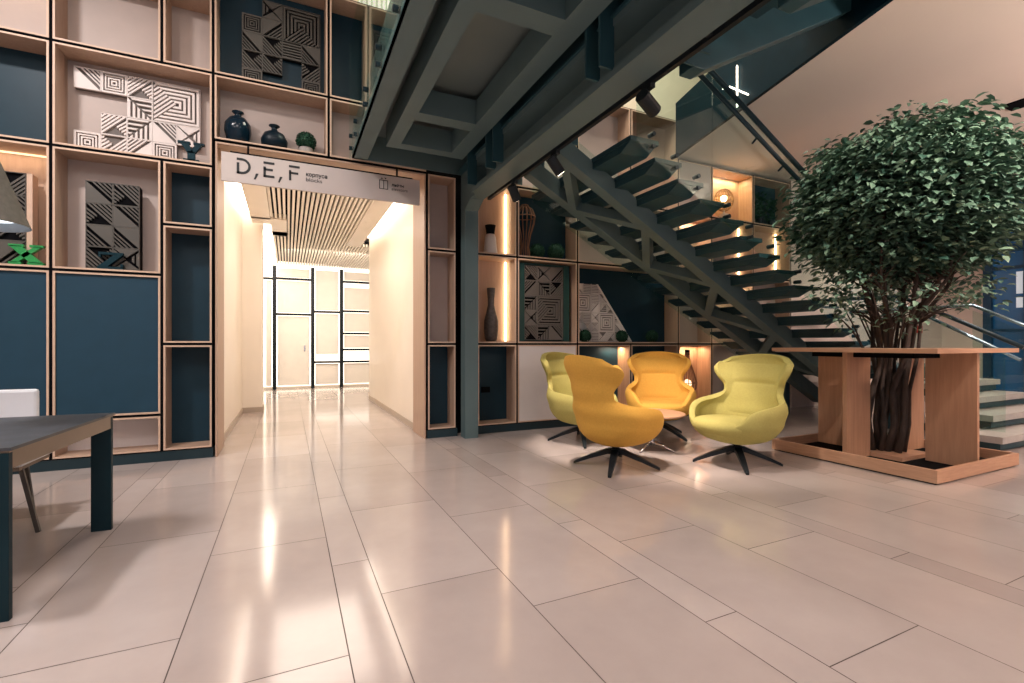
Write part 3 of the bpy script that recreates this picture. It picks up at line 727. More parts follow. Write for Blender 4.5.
# two-tone short vase, tall dark vase
t = thing('two_tone_vase', 'short vase with white body and black slanted neck, lit from behind', 'vase', (2.52, YF+.14, 2.436))
MB().lathe([(0, 0), (.098, 0), (.096, .02), (.076, .23), (.060, .27), (0, .27)], (2.52, YF+.14, 2.436), 24).build('body', M['relief_w'], t, smooth=True)
MB().lathe([(0, .27), (.060, .27), (.056, .29), (.075, .395), (.06, .395), (0, .38)], (2.52, YF+.14, 2.436), 24).build('neck', M['black'], t, smooth=True)
vase('tall_vase', [(0, 0), (.066, 0), (.088, .04), (.100, .17), (.098, .28), (.066, .40), (.044, .50), (.046, .58), (.060, .725), (.058, .735), (.04, .70)], 2.53, YF+.14, 1.236, M['vase_grey'], 'tall dark carved vase with narrow waist beside the green post')
# wire lanterns
def cage(name, x, y, z, prof, m, label, nw=14, rings=(0,), r=.006, cat='lantern', bulb=None):
    t = thing(name, label, cat, (x, y, z)); mb = MB()
    for k in range(nw):
        a = 2*PI*k/nw; mb.tube([(x+rr*math.cos(a), y+rr*math.sin(a), z+zz) for rr, zz in prof], r, 5)
    mb.build('wire_ribs', m, t)
    mb = MB()
    for (rr, zz) in rings:
        mb.tube([(x+rr*math.cos(2*PI*i/20), y+rr*math.sin(2*PI*i/20), z+zz) for i in range(21)], r, 5)
    mb.build('wire_rings', m, t)
    return t
cage('wire_lantern', 3.05, YF+.14, 2.436, [(.07, .006), (.072, .05), (.055, .15), (.085, .32), (.135, .47), (.15, .58), (.115, .67), (.06, .71), (.05, .735)], M['wirewood'], 'tall rust-coloured wire lantern in the dark box under the stair', rings=((.07, .006), (.15, .57), (.05, .735)))
t = cage('wire_lantern', 6.16, YF+.15, .36, [(.035, .70), (.035, .60), (.06, .50), (.12, .32), (.155, .18), (.14, .08), (.08, .01), (.05, -.05)], M['wirewood'], 'drop-shaped wire lantern in the low lit wooden box', rings=((.155, .18), (.035, .60), (.09, .02)))
MB().lathe([(0, .62), (.035, .62), (.04, .66), (.04, .74), (0, .74)], (6.16, YF+.15, .36), 16).build('cap', M['black'], t)
MB().lathe([(0, .08), (.05, .10), (.07, .16), (.05, .22), (0, .24)], (6.16, YF+.15, .36), 14).build('glass_bulb', mat('amber_bulb', (.9, .6, .4), .3, emit=(1, .75, .5), estr=1.6), t, smooth=True)
MB().box(6.10, 6.22, YF+.09, YF+.21, .136, .31).build('stand', M['black'], t)
gx, gy, gz = 7.02, YF+.14, 3.70
t = thing('globe_lamp', 'glowing woven globe lamp on white foot behind the stair treads', 'lamp', (gx, gy, 3.406))
mb = MB(); rg = .185
for k in range(16):
    a = 2*PI*k/16
    mb.tube([(gx+rg*math.sin(PI*i/14)*math.cos(a+i*.05), gy+rg*math.sin(PI*i/14)*math.sin(a+i*.05)*.75, gz+.06+rg*1.08*math.cos(PI*i/14)) for i in range(15)], .0055, 5)
for i in range(2, 13, 2):
    rr = rg*math.sin(PI*i/14); mb.tube([(gx+rr*math.cos(2*PI*j/20), gy+rr*math.sin(2*PI*j/20)*.75, gz+.06+rg*1.08*math.cos(PI*i/14)) for j in range(21)], .005, 5)
mb.build('woven_globe', M['globe'], t)
MB().lathe([(.055*math.sin(PI*i/10), -.055*math.cos(PI*i/10)) for i in range(11)], (gx, gy, gz+.09), 16).build('bulb', M['bulb'], t, smooth=True)
MB().lathe([(0, 0), (.075, 0), (.075, .10), (.02, .11), (.015, .18), (0, .18)], (gx, gy, 3.406), 20).build('foot', M['relief_w'], t)
def sprig(x, y, z, h, n, seed, label):
    t = thing('shelf_plant', label, 'plant', (x, y, z)); rnd = random.Random(seed)
    MB().lathe([(0, 0), (.06, 0), (.075, .12), (.06, .12), (0, .10)], (x, y, z), 16).build('pot', M['vase_blk'], t)
    mb = MB()
    for i in range(n):
        a = rnd.uniform(0, 2*PI); r_ = rnd.uniform(.02, .11); q = Vector((x+r_*math.cos(a)*1.3, y+r_*math.sin(a)*.8, z+rnd.uniform(.12, h)))
        u = Vector((rnd.uniform(-1, 1), rnd.uniform(-1, 1), rnd.uniform(-.6, .6))).normalized()*.035; v = u.cross(Vector((rnd.random(), rnd.random(), 1))).normalized()*.016
        mb.add([q-u, q-v, q+u, q+v], [(0, 1, 2, 3)])
    mb.build('leaves', M['ballgreen'], t)
sprig(7.95, YF+.14, 3.406, .62, 200, 3, 'dark leafy plant in the dark box beside the tree, left one')
sprig(8.28, YF+.14, 3.406, .52, 160, 4, 'dark leafy plant in the dark box beside the tree, right one')
tag(MB().box(6.52+.12, 6.93, YF+.05, YF+.08, 2.6, 2.95).build('picture', M['relief_t']), 'small patterned picture behind the stair treads', 'picture')

# ------------------------------------------------------------------ steel staircase
st = thing('staircase', 'dark teal steel staircase with truss stringers, landing overhead and glass sides', 'staircase', (4.6, 4.2, 0))
ZL = 3.38     # soffit level of the landing frame
LB = MB()
# outer frame: left channel with bottom flange, end plates
lf = MB().box(.68, .70, 1.2, 5.84, ZL, ZL+.30).box(.68, .852, 1.2, 5.84, ZL, ZL+.02).box(.68, 2.90, 5.815, 5.84, ZL, ZL+.30).box(.68, 2.90, 1.2, 1.22, ZL, ZL+.30)
lf.box(2.875, 2.90, 1.2, 5.84, ZL+.12, ZL+.30)
frame = lf.build('landing_frame', M['steel'], st)
MB().box(.68, 2.90, 1.2, 5.84, ZL+.30, ZL+.345).build('landing_deck', M['steel_pl'], st)
for (a, b) in ((.980, 1.115), (1.69, 1.865)):
    MB().box(a, b, 1.2, 5.33, ZL, ZL+.24).build('landing_rib', M['steel'], frame)
for (a, b) in ((1.2, 1.38), (2.74, 2.92), (4.42, 4.59), (5.19, 5.33)):
    MB().box(1.115, 1.69, a, b, ZL+.001, ZL+.24).build('landing_rib', M['steel'], frame)
for yy in (1.35, 2.60, 2.76, 4.41, 4.60, 5.16):
    MB().box(1.865, 2.875, yy-.01, yy+.01, ZL-.30 if 0 else ZL-.0, ZL+.28).box(1.865, 1.98, yy-.01, yy+.01, ZL-.34, ZL).build('landing_bracket', M['post'], frame)
MB().box(2.10, 2.13, 1.2, 5.8, ZL+.05, ZL+.28).box(1.95, 2.30, 1.2, 5.8, ZL+.0, ZL+.02).build('landing_channel', M['post'], frame)
# post and beam (cranked)
beam = MB()
beam.prism([(5.68, 0), (5.885, 0), (5.885, ZL), (1.2, ZL), (1.2, 3.0), (5.50, 3.0), (5.68, 2.90)], 'x', 2.035, 2.20)
# rebuild as: post + beam of differing widths
beam = MB().prism([(5.69, 0), (5.86, 0), (5.86, ZL), (5.30, ZL), (5.30, 3.0), (5.50, 3.0), (5.69, 2.90)], 'x', 2.03, 2.205)
beam.box(1.97, 2.205, 1.2, 5.32, 2.995, 3.05).box(1.97, 2.205, 1.2, 5.32, ZL-.05, ZL-.001).box(2.16, 2.205, 1.2, 5.32, 3.05, ZL-.05)
beam.build('post_and_beam', M['steel'], st)
MBp = MB()
# stringers of the lower flight: z of top = 1.2+.54*(6.57-X) (rel. eye) 
SL = .545; X0S, X1S = 2.75, 8.0
def ztop(x): return 1.2+SL*(6.60-x)
hs = .215
strs = []
for nm, y0 in (('near', 4.26), ('far', 4.93)):
    s_ = MB().prism([(2.55, ztop(2.55)-hs), (X1S, ztop(X1S)-hs), (X1S, ztop(X1S)), (2.55, ztop(2.55))], 'y', y0, y0+.15).build('stringer', M['steel'], st, bevel=.006)
    strs.append(s_)
# zigzag braces between the stringers
zz_pts = [(2.95, 4.41), (3.55, 4.93), (4.25, 4.41), (4.80, 4.93), (5.45, 4.41), (6.0, 4.93), (6.7, 4.41), (7.2, 4.93)]
zz_pts = [(2.68, 4.33), (3.22, 5.0), (3.78, 4.33), (4.38, 5.0), (4.90, 4.33), (5.50, 5.0), (6.03, 4.33), (6.6, 5.0), (7.15, 4.33)]
for i in range(len(zz_pts)-1):
    (xa, ya), (xb, yb) = zz_pts[i], zz_pts[i+1]
    MB().bar((xa, ya, ztop(xa)-hs/2-.04), (xb, yb, ztop(xb)-hs/2-.04), .10, .12, up=(.48, 0, .88)).build('brace', M['steel'], st)
# treads: Y 3.64..5.66
g_ = .300; rs_ = g_*SL
TX = [6.61+g_*2-g_*k for k in range(-1, 14)]
treads = []
ny0, ny1 = 3.62, 5.66
for k in range(15):
    xn = 6.61+g_*3-g_*k         # nosing (right-hand) edge
    zt_ = 1.40-rs_*3+rs_*k
    if xn-.30 < 2.9-.35: break
    a = MB()
    a.box(xn-.35, xn, ny0, ny1, zt_-.045, zt_)
    # hollow box underneath, tapering at both ends
    a.prism([(ny0+.02, zt_-.045), (ny1-.02, zt_-.045), (ny1-.16, zt_-.115), (ny0+.16, zt_-.115)], 'x', xn-.34, xn-.02)
    tr = a.build('tread', M['tread'], st)
    for ya in (4.28, 4.94): MB().box(xn-.22, xn-.12, ya+.02, ya+.10, ztop(xn-.16)-.12, zt_-.10).build('tread_support', M['post'], tr)
# intermediate landing and the lower five steps
MB().box(7.50, 9.55, 3.60, 5.66, .80, .88).box(7.6, 9.45, 3.7, 5.6, .70, .80).build('lower_landing', M['tread'], st)
for xx in (7.75, 9.3):
    for yy in (3.8, 5.4): MB().box(xx-.05, xx+.05, yy-.05, yy+.05, 0, .70).build('landing_post', M['post'], st)
for k, (x0, y0) in enumerate(((7.1, 2.42), (7.62, 2.68), (7.62, 2.98), (7.62, 3.28))):
    z_ = .17*(k+1)+ .0
    s2 = MB().box(x0, 9.55, y0, y0+.40, z_-.075, z_).build('stone_step', M['stone'], st)
    MB().box(x0+.03, 9.5, y0+.03, y0+.37, max(z_-.15, .0), z_-.075).build('step_tray', M['tread'], s2)
MB().box(8.0, 8.12, 2.6, 3.75, .0, .10).prism([(2.6, 0), (2.75, 0), (3.8, .62), (3.8, .72), (3.6, .72)], 'x', 8.0, 8.12).prism([(2.6, 0), (2.75, 0), (3.8, .62), (3.8, .72), (3.6, .72)], 'x', 9.0, 9.12).build('stringer', M['post'], st)
# upper flight rising to the right, nearer the camera
for y0 in (1.90, 2.76):
    P = [(2.88, ZL), (3.0, ZL), (8.0, ZL+SL*5), (8.0, ZL+SL*5+.32), (2.95, ZL+.32), (2.88, ZL+.30)]
    MB().prism(P, 'y', y0, y0+.16).build('stringer', M['post'], st, bevel=.006)
MB().prism([(2.9, ZL+.02), (3.0, ZL+.02), (8, ZL+.02+SL*5), (8, ZL+.05+SL*5), (2.9, ZL+.05)], 'y', 1.3, 1.9).build('soffit_plate', M['steel_pl'], st)
for k in range(12):
    xn = 3.0+g_*k; zt_ = ZL+.345+.17+rs_*k
    MB().box(xn, xn+.33, 1.35, 3.38, zt_-.045, zt_).prism([(1.4, zt_-.045), (3.36, zt_-.045), (3.1, zt_-.10), (1.65, zt_-.10)], 'x', xn+.03, xn+.30).build('tread', M['tread'], st)
# balustrade glass, fixings, rails
def zn(x): return 1.40+SL*(6.61-x)
gy_ = 3.585
joints = [3.0, 3.995, 5.16, 6.3, 7.45]
for a, b in zip(joints[:-1], joints[1:]):
    a += .006; b -= .006
    g = MB().prism([(a, zn(a)-.24), (b, zn(b)-.24), (b, zn(b)+1.16), (a, zn(a)+1.16)], 'y', gy_-.006, gy_+.006).build('glass_panel', M['glass'], st)
    for q in (.2, .5, .8):
        xx = a+(b-a)*q
        for dz in (-.02, -.14): MB().tube([(xx, gy_-.02, zn(xx)+dz), (xx, ny0+.02, zn(xx)+dz)], .022, 10).build('glass_fixing', M['rail'], g)
gf = 5.70
for a, b in ((3.0, 4.2), (4.21, 5.4), (5.41, 6.6), (6.61, 7.5)):
    MB().prism([(a, zn(a)-.24), (b, zn(b)-.24), (b, zn(b)+1.10), (a, zn(a)+1.10)], 'y', gf-.006, gf+.006).build('glass_panel', M['glass'], st)
MB().tube([(3.35, gy_, zn(3.35)+1.20), (7.45, gy_, zn(7.45)+1.20), (7.6, gy_, zn(7.45)+1.14)], .028, 10).build('handrail', M['rail'], st, smooth=True)
hr = MB().tube([(3.30, gy_-.07, zn(3.3)+.95), (7.45, gy_-.07, zn(7.45)+.95)], .024, 10)
for xx in (3.5, 4.6, 5.03, 5.8, 7.0): hr.tube([(xx, gy_, zn(xx)+.90), (xx, gy_-.07, zn(xx)+.95)], .012, 6)
hr.build('handrail', M['rail'], st, smooth=True)
# landing glass at the left edge
g = MB().box(.648, .660, 1.2, 3.52, ZL-.02, ZL+1.35).box(.648, .660, 3.54, 5.83, ZL-.02, ZL+1.35).build('glass_panel', M['glass'], st)
for yy in (5.70, 5.3, 4.6, 3.9, 3.2, 2.5):
    for dz in (.06, .20): MB().tube([(.63, yy, ZL+dz), (.68, yy, ZL+dz)], .024, 10).build('glass_fixing', M['rail'], g)
# railing of the lower steps (descends toward the viewer)
def sx(y): return .34+.567*(y-2.68)   # step nosing line
for xr in (7.55, 9.62):
    g = MB().prism([(2.55, .06), (3.62, .70), (3.62, 1.72), (2.55, 1.10)], 'x', xr-.006, xr+.006).build('glass_panel', M['glass'], st)
MB().tube([(9.62, 5.4, 1.80), (9.62, 3.62, 1.80), (9.62, 2.45, 1.12)], .026, 10).build('handrail', M['railsteel'], st, smooth=True)
MB().tube([(7.55, 5.3, 1.90), (7.55, 3.60, 1.85), (7.55, 2.4, 1.16)], .026, 10).build('handrail', M['rail'], st, smooth=True)
MB().tube([(7.48, 3.62, 1.78), (7.48, 2.4, 1.02)], .020, 10).build('handrail', M['railsteel'], st, smooth=True)
MB().tube([(7.6, 5.62, 1.90), (9.62, 5.62, 1.90)], .024, 10).tube([(7.6, 5.62, 1.66), (9.62, 5.62, 1.66)], .018, 10).build('handrail', M['railsteel'], st, smooth=True)

# ------------------------------------------------------------------ track with spotlights
tk = thing('spotlight_track', 'thin black lighting track along the right side of the landing beam', 'lighting track', (2.26, 3.6, 2.99))
MB().box(2.235, 2.27, 1.3, 5.45, 2.985, 3.02).build('rail', M['blackmetal'], tk)
MB().box(2.205, 2.235, 2.0, 2.04, 3.0, 3.02).box(2.205, 2.235, 5.2, 5.24, 3.0, 3.02).build('bracket', M['blackmetal'], tk)
def track_spot(y, d, label):
    t = thing('track_spotlight', label, 'spotlight', (2.2525, y, 2.985), 'black track spotlights')
    MB().box(2.232, 2.272, y-.05, y+.05, 2.955, 2.985).tube([(2.2525, y, 2.96), (2.2525, y, 2.89)], .012, 8).build('mount', M['blackmetal'], t)
    c0 = Vector((2.2525, y, 2.865)); d = Vector(d).normalized()
    MB().tube([c0-d*.085, c0-d*.08, c0+d*.085, c0+d*.09], [.046, .05, .05, .047], 18).build('can', M['blackmetal'], t, smooth=False)
    MB().tube([c0+d*.0905, c0+d*.093], [.036, .036], 16).build('lens', M['ledw'], t)
    return t
track_spot(4.72, (.55, .25, -.8), 'black cylindrical track spotlight nearest the green post')
track_spot(3.83, (.65, .0, -.75), 'black cylindrical track spotlight where the truss starts')
track_spot(2.57, (.9, .25, -.35), 'black cylindrical track spotlight lying against the pale upper wall')

# ------------------------------------------------------------------ lounge chairs
def lerp(tab, z):
    for (a, va), (b, vb) in zip(tab[:-1], tab[1:]):
        if z <= b:
            q = (z-a)/(b-a); q = max(0, min(1, q)); q = q*q*(3-2*q) ; return va+(vb-va)*q
    return tab[-1][1]
PH = [(.225, 180), (.385, 180), (.42, 162), (.47, 147), (.56, 140), (.605, 126), (.638, 84), (.69, 58), (.76, 60), (.84, 72), (.93, 80), (1.0, 77), (1.06, 66), (1.10, 52)]
WD = [(.225, .16), (.26, .28), (.33, .375), (.43, .425), (.55, .445), (.62, .43), (.70, .375), (.80, .375), (.93, .425), (1.03, .43), (1.10, .39)]
DB = [(.225, .15), (.26, .25), (.33, .32), (.44, .34), (.55, .34), (.70, .32), (.80, .31), (.95, .31), (1.10, .28)]
DF = [(.225, .16), (.26, .28), (.33, .40), (.42, .455), (.55, .465), (.62, .44), (1.10, .30)]
LN = [(.225, 0), (.44, .02), (.60, .06), (.80, .12), (1.10, .21)]
def lounge_chair(name, fabric):
    t = thing(name, 'chair', 'armchair')
    zs = [.225, .238, .262, .30, .345, .385, .42, .46, .50, .54, .575, .60, .62, .645, .67, .70, .74, .78, .83, .88, .93, .98, 1.03, 1.06, 1.085, 1.10]
    N = 40
    bm = bmesh.new(); rows = []
    for z in zs:
        pm = R(lerp(PH, z)); row = []
        for i in range(N+1):
            f = -1+2*i/N; ph = f*pm
            sn = math.sin(ph); c = math.cos(ph)
            if c < 0: sn = math.copysign(abs(sn)**.72, sn)
            x = sn*lerp(WD, z)
            sup = 1
            y = -(c*lerp(DB, z) if c > 0 else c*lerp(DF, z))
            # rear is -y, front +y; flatten the back a little
            y -= lerp(LN, z)
            zz = z
            if z > .98: zz = z-.05*abs(math.sin(ph))**2
            row.append(bm.verts.new((x, y, zz)))
        rows.append(row)
    cv = bm.verts.new((0, 0, .218))
    for a, b in zip(rows[:-1], rows[1:]):
        for i in range(N): bm.faces.new((a[i], a[i+1], b[i+1], b[i]))
    for i in range(N): bm.faces.new((cv, rows[0][i+1], rows[0][i]))
    bmesh.ops.remove_doubles(bm, verts=bm.verts, dist=.004)
    bmesh.ops.recalc_face_normals(bm, faces=bm.faces)
    me = bpy.data.meshes.new('shell'); bm.to_mesh(me); bm.free()
    me.materials.append(fabric); me.polygons.foreach_set('use_smooth', [True]*len(me.polygons))
    o = bpy.data.objects.new('shell', me); C.objects.link(o); o.parent = t
    s = o.modifiers.new('thick', 'SOLIDIFY'); s.thickness = .062; s.offset = -1; s.use_even_offset = False
    s = o.modifiers.new('sub', 'SUBSURF'); s.levels = 1; s.render_levels = 2
    # seat cushion: rounded pad that fills the bowl
    mb = MB(); prof = [(0, .28), (.55, .29), (.84, .325), (.96, .37), (1.0, .415), (.96, .450), (.80, .468), (.4, .462), (0, .455)]
    vs = []; fs = []; n = 32
    for r, z in prof:
        for k in range(n):
            a = 2*PI*k/n; c_, s_ = math.cos(a), math.sin(a)
            rx = .36; ry = .43 if s_ > 0 else .30
            e = .8
            vs.append((rx*r*math.copysign(abs(c_)**e, c_), ry*r*math.copysign(abs(s_)**e, s_)+.03, z+(.012*s_ if z > .42 else 0)))
    for i in range(len(prof)-1):
        for k in range(n): fs.append((i*n+k, i*n+(k+1) % n, (i+1)*n+(k+1) % n, (i+1)*n+k))
    mb.add(vs, fs); mb.build('seat_cushion', fabric, t, smooth=True, sub=1)
    # back cushion: a soft pad lining the backrest, tufted by one seam
    mb = MB(); vs = []; fs = []; zs2 = [.44, .50, .58, .66, .74, .775, .79, .805, .84, .89, .94, .98, 1.01]
    na = 14
    for j, z in enumerate(zs2):
        pm = R(min(lerp(PH, z), 62)*.86); bul = .030 if .46 < z < .99 else -.01
        if .775 < z < .81: bul = .008
        for side in (0, 1):
            for i in range(na+1):
                f = -1+2*i/na; ph = f*pm; e = (1-abs(f)**4)
                k = bul*e if side else -.02
                x = math.sin(ph)*(lerp(WD, z)-.055-k); y = -(math.cos(ph)*(lerp(DB, z)-.055-k))-lerp(LN, z)
                vs.append((x, y, z))
    w_ = na+1
    for j in range(len(zs2)-1):
        for side in (0, 1):
            o0 = (j*2+side)*w_; o1 = ((j+1)*2+side)*w_
            for i in range(na): fs.append((o0+i, o0+i+1, o1+i+1, o1+i))
        for i in (0, na): fs.append(((j*2)*w_+i, (j*2+1)*w_+i, ((j+1)*2+1)*w_+i, ((j+1)*2)*w_+i))
    for j in (0, len(zs2)-1):
        for i in range(na): fs.append(((j*2)*w_+i, (j*2)*w_+i+1, (j*2+1)*w_+i+1, (j*2+1)*w_+i))
    mb.add(vs, fs); mb.build('back_cushion', fabric, t, smooth=True, sub=1)
    # swivel base
    MB().lathe([(0, .125), (.05, .125), (.055, .16), (.035, .17), (.035, .20), (.10, .215), (.10, .228), (0, .228)], (0, 0, 0), 20).build('swivel_column', M['blackmetal'], t)
    for k in range(4):
        a = R(45+90*k); d = Vector((math.cos(a), math.sin(a), 0)); sd = Vector((-d.y, d.x, 0))
        vs = []
        for (r_, zc_, w2, h2) in ((.0, .160, .032, .028), (.07, .155, .034, .026), (.24, .092, .027, .020), (.395, .024, .018, .014), (.415, .013, .014, .011)):
            p = d*r_+Vector((0, 0, zc_))
            for (a_, b_) in ((-1, -1), (1, -1), (1, 1), (-1, 1)): vs.append(p+sd*a_*w2+Vector((0, 0, b_*h2)))
        fs = [(0, 1, 2, 3)[::-1], (16, 17, 18, 19)]
        for i in range(4):
            for q in range(4): fs.append((i*4+q, i*4+(q+1) % 4, (i+1)*4+(q+1) % 4, (i+1)*4+q))
        MB().add(vs, fs).build('leg', M['blackmetal'], t, bevel=.004)
    return t
ch1 = lounge_chair('lounge_chair', M['yellow'])
ch2 = lounge_chair('lounge_chair', M['lime'])
def place(o, x, y, facing, label, group='winged lounge chairs around the small table'):
    o.location = (x, y, 0); o.rotation_euler = (0, 0, math.atan2(facing[1], facing[0])-PI/2)
    tag(o, label, 'armchair', group)
place(ch1, 2.89, 3.76, (.999, .0), 'orange-yellow winged lounge chair seen from behind, nearest the camera')
c3 = copy_tree(ch1); place(c3, 4.37, 4.76, (-.62, -.78), 'orange-yellow winged lounge chair facing the camera at the back of the group')
place(ch2, 4.05, 3.33, (-.99, -.12), 'lime yellow winged lounge chair at the right, next to the tree platform')
c4 = copy_tree(ch2); place(c4, 3.27, 4.93, (.30, -.95), 'lime yellow winged lounge chair at the far left, half hidden by the front one')

# small round table with chrome star base
ct = thing('coffee_table', 'small round wooden side table on chrome star base among the lounge chairs', 'side table', (3.76, 4.22, 0))
MB().lathe([(0, .395), (.345, .395), (.36, .402), (.36, .415), (.35, .42), (0, .42)], (3.76, 4.22, 0), 40).build('table_top', M['oak_h'], ct)
MB().lathe([(0, .05), (.03, .05), (.022, .10), (.018, .38), (.07, .395), (0, .395)], (3.76, 4.22, 0), 16).build('stem', M['chrome'], ct, smooth=True)
for k in range(4):
    a = R(20+90*k); MB().tube([(3.76, 4.22, .07), (3.76+.14*math.cos(a), 4.22+.14*math.sin(a), .055), (3.76+.27*math.cos(a), 4.22+.27*math.sin(a), .012)], [.016, .013, .009], 8).build('foot', M['chrome'], ct, smooth=True)

# ------------------------------------------------------------------ tree table (platform, four boards, square top)
bx0, bx1, by0, by1 = 4.97, 6.51, 2.10, 3.62; cx, cy = 5.78, 2.88
tt = thing('tree_table', 'square high oak table built around the tree on a low oak platform', 'table', (cx, cy, 0))
mb = MB(); e = .032
mb.box(bx0, bx1, by0, by0+e, .012, .125).box(bx0, bx1, by1-e, by1, .012, .125).box(bx0, bx0+e, by0+e, by1-e, .012, .125).box(bx1-e, bx1, by0+e, by1-e, .012, .125)
mb.build('platform_rim', M['oak_h'], tt, bevel=.002)
MB().box(bx0+.02, bx1-.02, by0+.02, by1-.02, 0, .012).box(bx0+e, bx1-e, by0+e, by1-e, .012, .03).build('platform_tray', M['black'], tt)
MB().box(cx-.27, cx+.27, cy-.27, cy+.27, .03, .07).build('platform_infill', M['oak_h'], tt)
for b in ((cx-.67, cx-.26, cy+.02, cy+.062), (cx+.28, cx+.70, cy-.02, cy+.022), (cx-.03, cx+.012, cy+.30, by1-.035), (cx+.02, cx+.062, cy-.73, cy-.33)):
    MB().box(*b, .031, 1.115).build('leg_board', M['oak'], tt, bevel=.002)
tb = MB(); hz0, hz1 = 1.118, 1.158; hr_ = .32
tb.box(bx0, bx1, by0, cy-hr_, hz0, hz1).box(bx0, bx1, cy+hr_, by1, hz0, hz1).box(bx0, cx-hr_, cy-hr_, cy+hr_, hz0, hz1).box(cx+hr_, bx1, cy-hr_, cy+hr_, hz0, hz1)
tb.build('table_top', M['oak_h'], tt)
MB().box(bx0+.25, cx-.10, by0+.28, by0+.32, 1.066, 1.117).box(cx+.12, bx1-.28, by0+.28, by0+.32, 1.066, 1.117).box(bx0+.25, bx0+.29, by0+.32, by1-.3, 1.066, 1.117).box(bx1-.32, bx1-.28, by0+.32, by1-.3, 1.066, 1.117).build('under_frame', M['black'], tt)

# ------------------------------------------------------------------ the ficus tree
def build_tree():
    rnd = random.Random(21)
    t = thing('ficus_tree', 'tall leafy ficus tree with many stems growing through the oak table', 'tree', (cx, cy, .07))
    CC = Vector((5.92, 2.80, 2.71))
    tips = []
    for k in range(15):
        a = 2*PI*k/15+rnd.uniform(-.2, .2); r0 = rnd.uniform(.04, .15)
        bx, by = cx+r0*math.cos(a), cy+r0*math.sin(a)
        r1 = rnd.uniform(.10, .20); r2 = rnd.uniform(.2, .45); r3 = rnd.uniform(.35, .72); tw = rnd.uniform(-.7, .7)
        pts = [(bx, by, .07)]
        for q, rr in ((.35, r0*1.1+.02), (.7, r0+.04), (1.05, r1), (1.4, r1*1.25), (1.8, r2), (2.3, r2*1.3), (2.7, r3*.8), (3.05, r3*.8)):
            A = a+tw*q*.5; u = min(q/2.7, 1)
            pts.append((cx+(CC.x-cx)*u+rr*math.cos(A)+rnd.uniform(-.03, .03), cy+(CC.y-cy)*u+rr*math.sin(A)+rnd.uniform(-.03, .03), q+rnd.uniform(-.04, .04)))
        rb = rnd.uniform(.019, .032)
        rs = [rb*(1.25-.9*min(i/8, 1)) for i in range(len(pts))]
        MB().tube(pts, rs, 8).build('trunk_stem', M['bark'], t, smooth=True)
        tips.append(pts)
    br = MB()
    for pts in tips:
        for i in range(4, 8):
            for q in range(4):
                p = Vector(pts[i]); a = rnd.uniform(0, 2*PI); L = rnd.uniform(.2, .42)
                d = Vector((math.cos(a), math.sin(a), rnd.uniform(.2, .9))).normalized()
                br.tube([p, p+d*L*.5+Vector((0, 0, .03)), p+d*L], [.009, .006, .003], 5)
    # thin sprigs low on the stems
    low = []
    for k in range(12):
        a = rnd.uniform(0, 2*PI); r0 = .16; p = Vector((cx+r0*math.cos(a), cy+r0*math.sin(a), rnd.uniform(.95, 1.25)))
        e_ = p+Vector((math.cos(a)*rnd.uniform(.15, .42), math.sin(a)*rnd.uniform(.15, .42), rnd.uniform(.3, .65)))
        MB().tube([p, (p+e_)/2+Vector((0, 0, .05)), e_], [.010, .008, .004], 5).build('twig', M['bark'], t, smooth=True); low.append(e_)
    br.build('branches', M['bark'], t, smooth=True)
    # foliage
    mb = MB()
    def leaf(q, out, L):
        az = math.atan2(out.y, out.x)+rnd.gauss(0, .7); dz = rnd.gauss(-.35, .35)
        d = Vector((math.cos(az), math.sin(az), dz)).normalized()
        s = d.cross(Vector((0, 0, 1))).normalized(); s = (s+Vector((0, 0, rnd.gauss(0, .35)))).normalized(); n = s.cross(d).normalized()
        W = L*.30; f = n*L*.10
        vs = [q, q+d*L*.35+s*W+f, q+d*L*.72+s*W*.75+f*.8, q+d*L-n*L*.10, q+d*L*.72-s*W*.75+f*.8, q+d*L*.35-s*W+f, q+d*L*.35, q+d*L*.72]
        tn = min(1, max(0, rnd.gauss(.42, .25)))
        mb.add(vs, [(0, 6, 1), (6, 7, 2, 1), (7, 3, 2), (0, 5, 6), (6, 5, 4, 7), (7, 4, 3)], 0, tn)
    def rad(d):
        # crown outline: fuller to the upper left and right, flattened below
        k = 1+.05*math.sin(3*math.atan2(d.y, d.x)+1)+.04*math.sin(5*d.z+2)
        rz = .88 if d.z > 0 else .92
        hz = math.sqrt(max(0, 1-abs(d.z)**3.2))/max(.3, math.sqrt(max(1e-6, 1-d.z*d.z))); hz = min(hz, 1.35) if d.z < .3 else min(hz, 1.12)
        return Vector((d.x*.93*k*hz, d.y*.93*k*hz, d.z*rz*k))
    cl = []
    for i in range(270):
        c_ = 1-2*(i+.5)/270; a = i*2.39996; s_ = math.sqrt(1-c_*c_)
        d = Vector((s_*math.cos(a), s_*math.sin(a), c_))
        cl.append((CC+rad(d)*rnd.uniform(.74, .93), d, rnd.uniform(.15, .25)))
    for i in range(60):
        d = Vector((rnd.gauss(0, 1), rnd.gauss(0, 1), rnd.gauss(0, 1))).normalized()
        cl.append((CC+rad(d)*rnd.uniform(.25, .65), d, .26))
    for (c_, d, r_) in cl:
        for j in range(60):
            v = Vector((rnd.gauss(0, 1), rnd.gauss(0, 1), rnd.gauss(0, .55)))
            if v.length > 2.2: v *= 2.2/v.length
            v *= r_*.55
            leaf(c_+v, (d+v*1.5), rnd.uniform(.065, .105))
    for e_ in low:
        for j in range(16):
            v = Vector((rnd.gauss(0, .09), rnd.gauss(0, .09), rnd.gauss(0, .07))); leaf(e_+v, v, rnd.uniform(.05, .085))
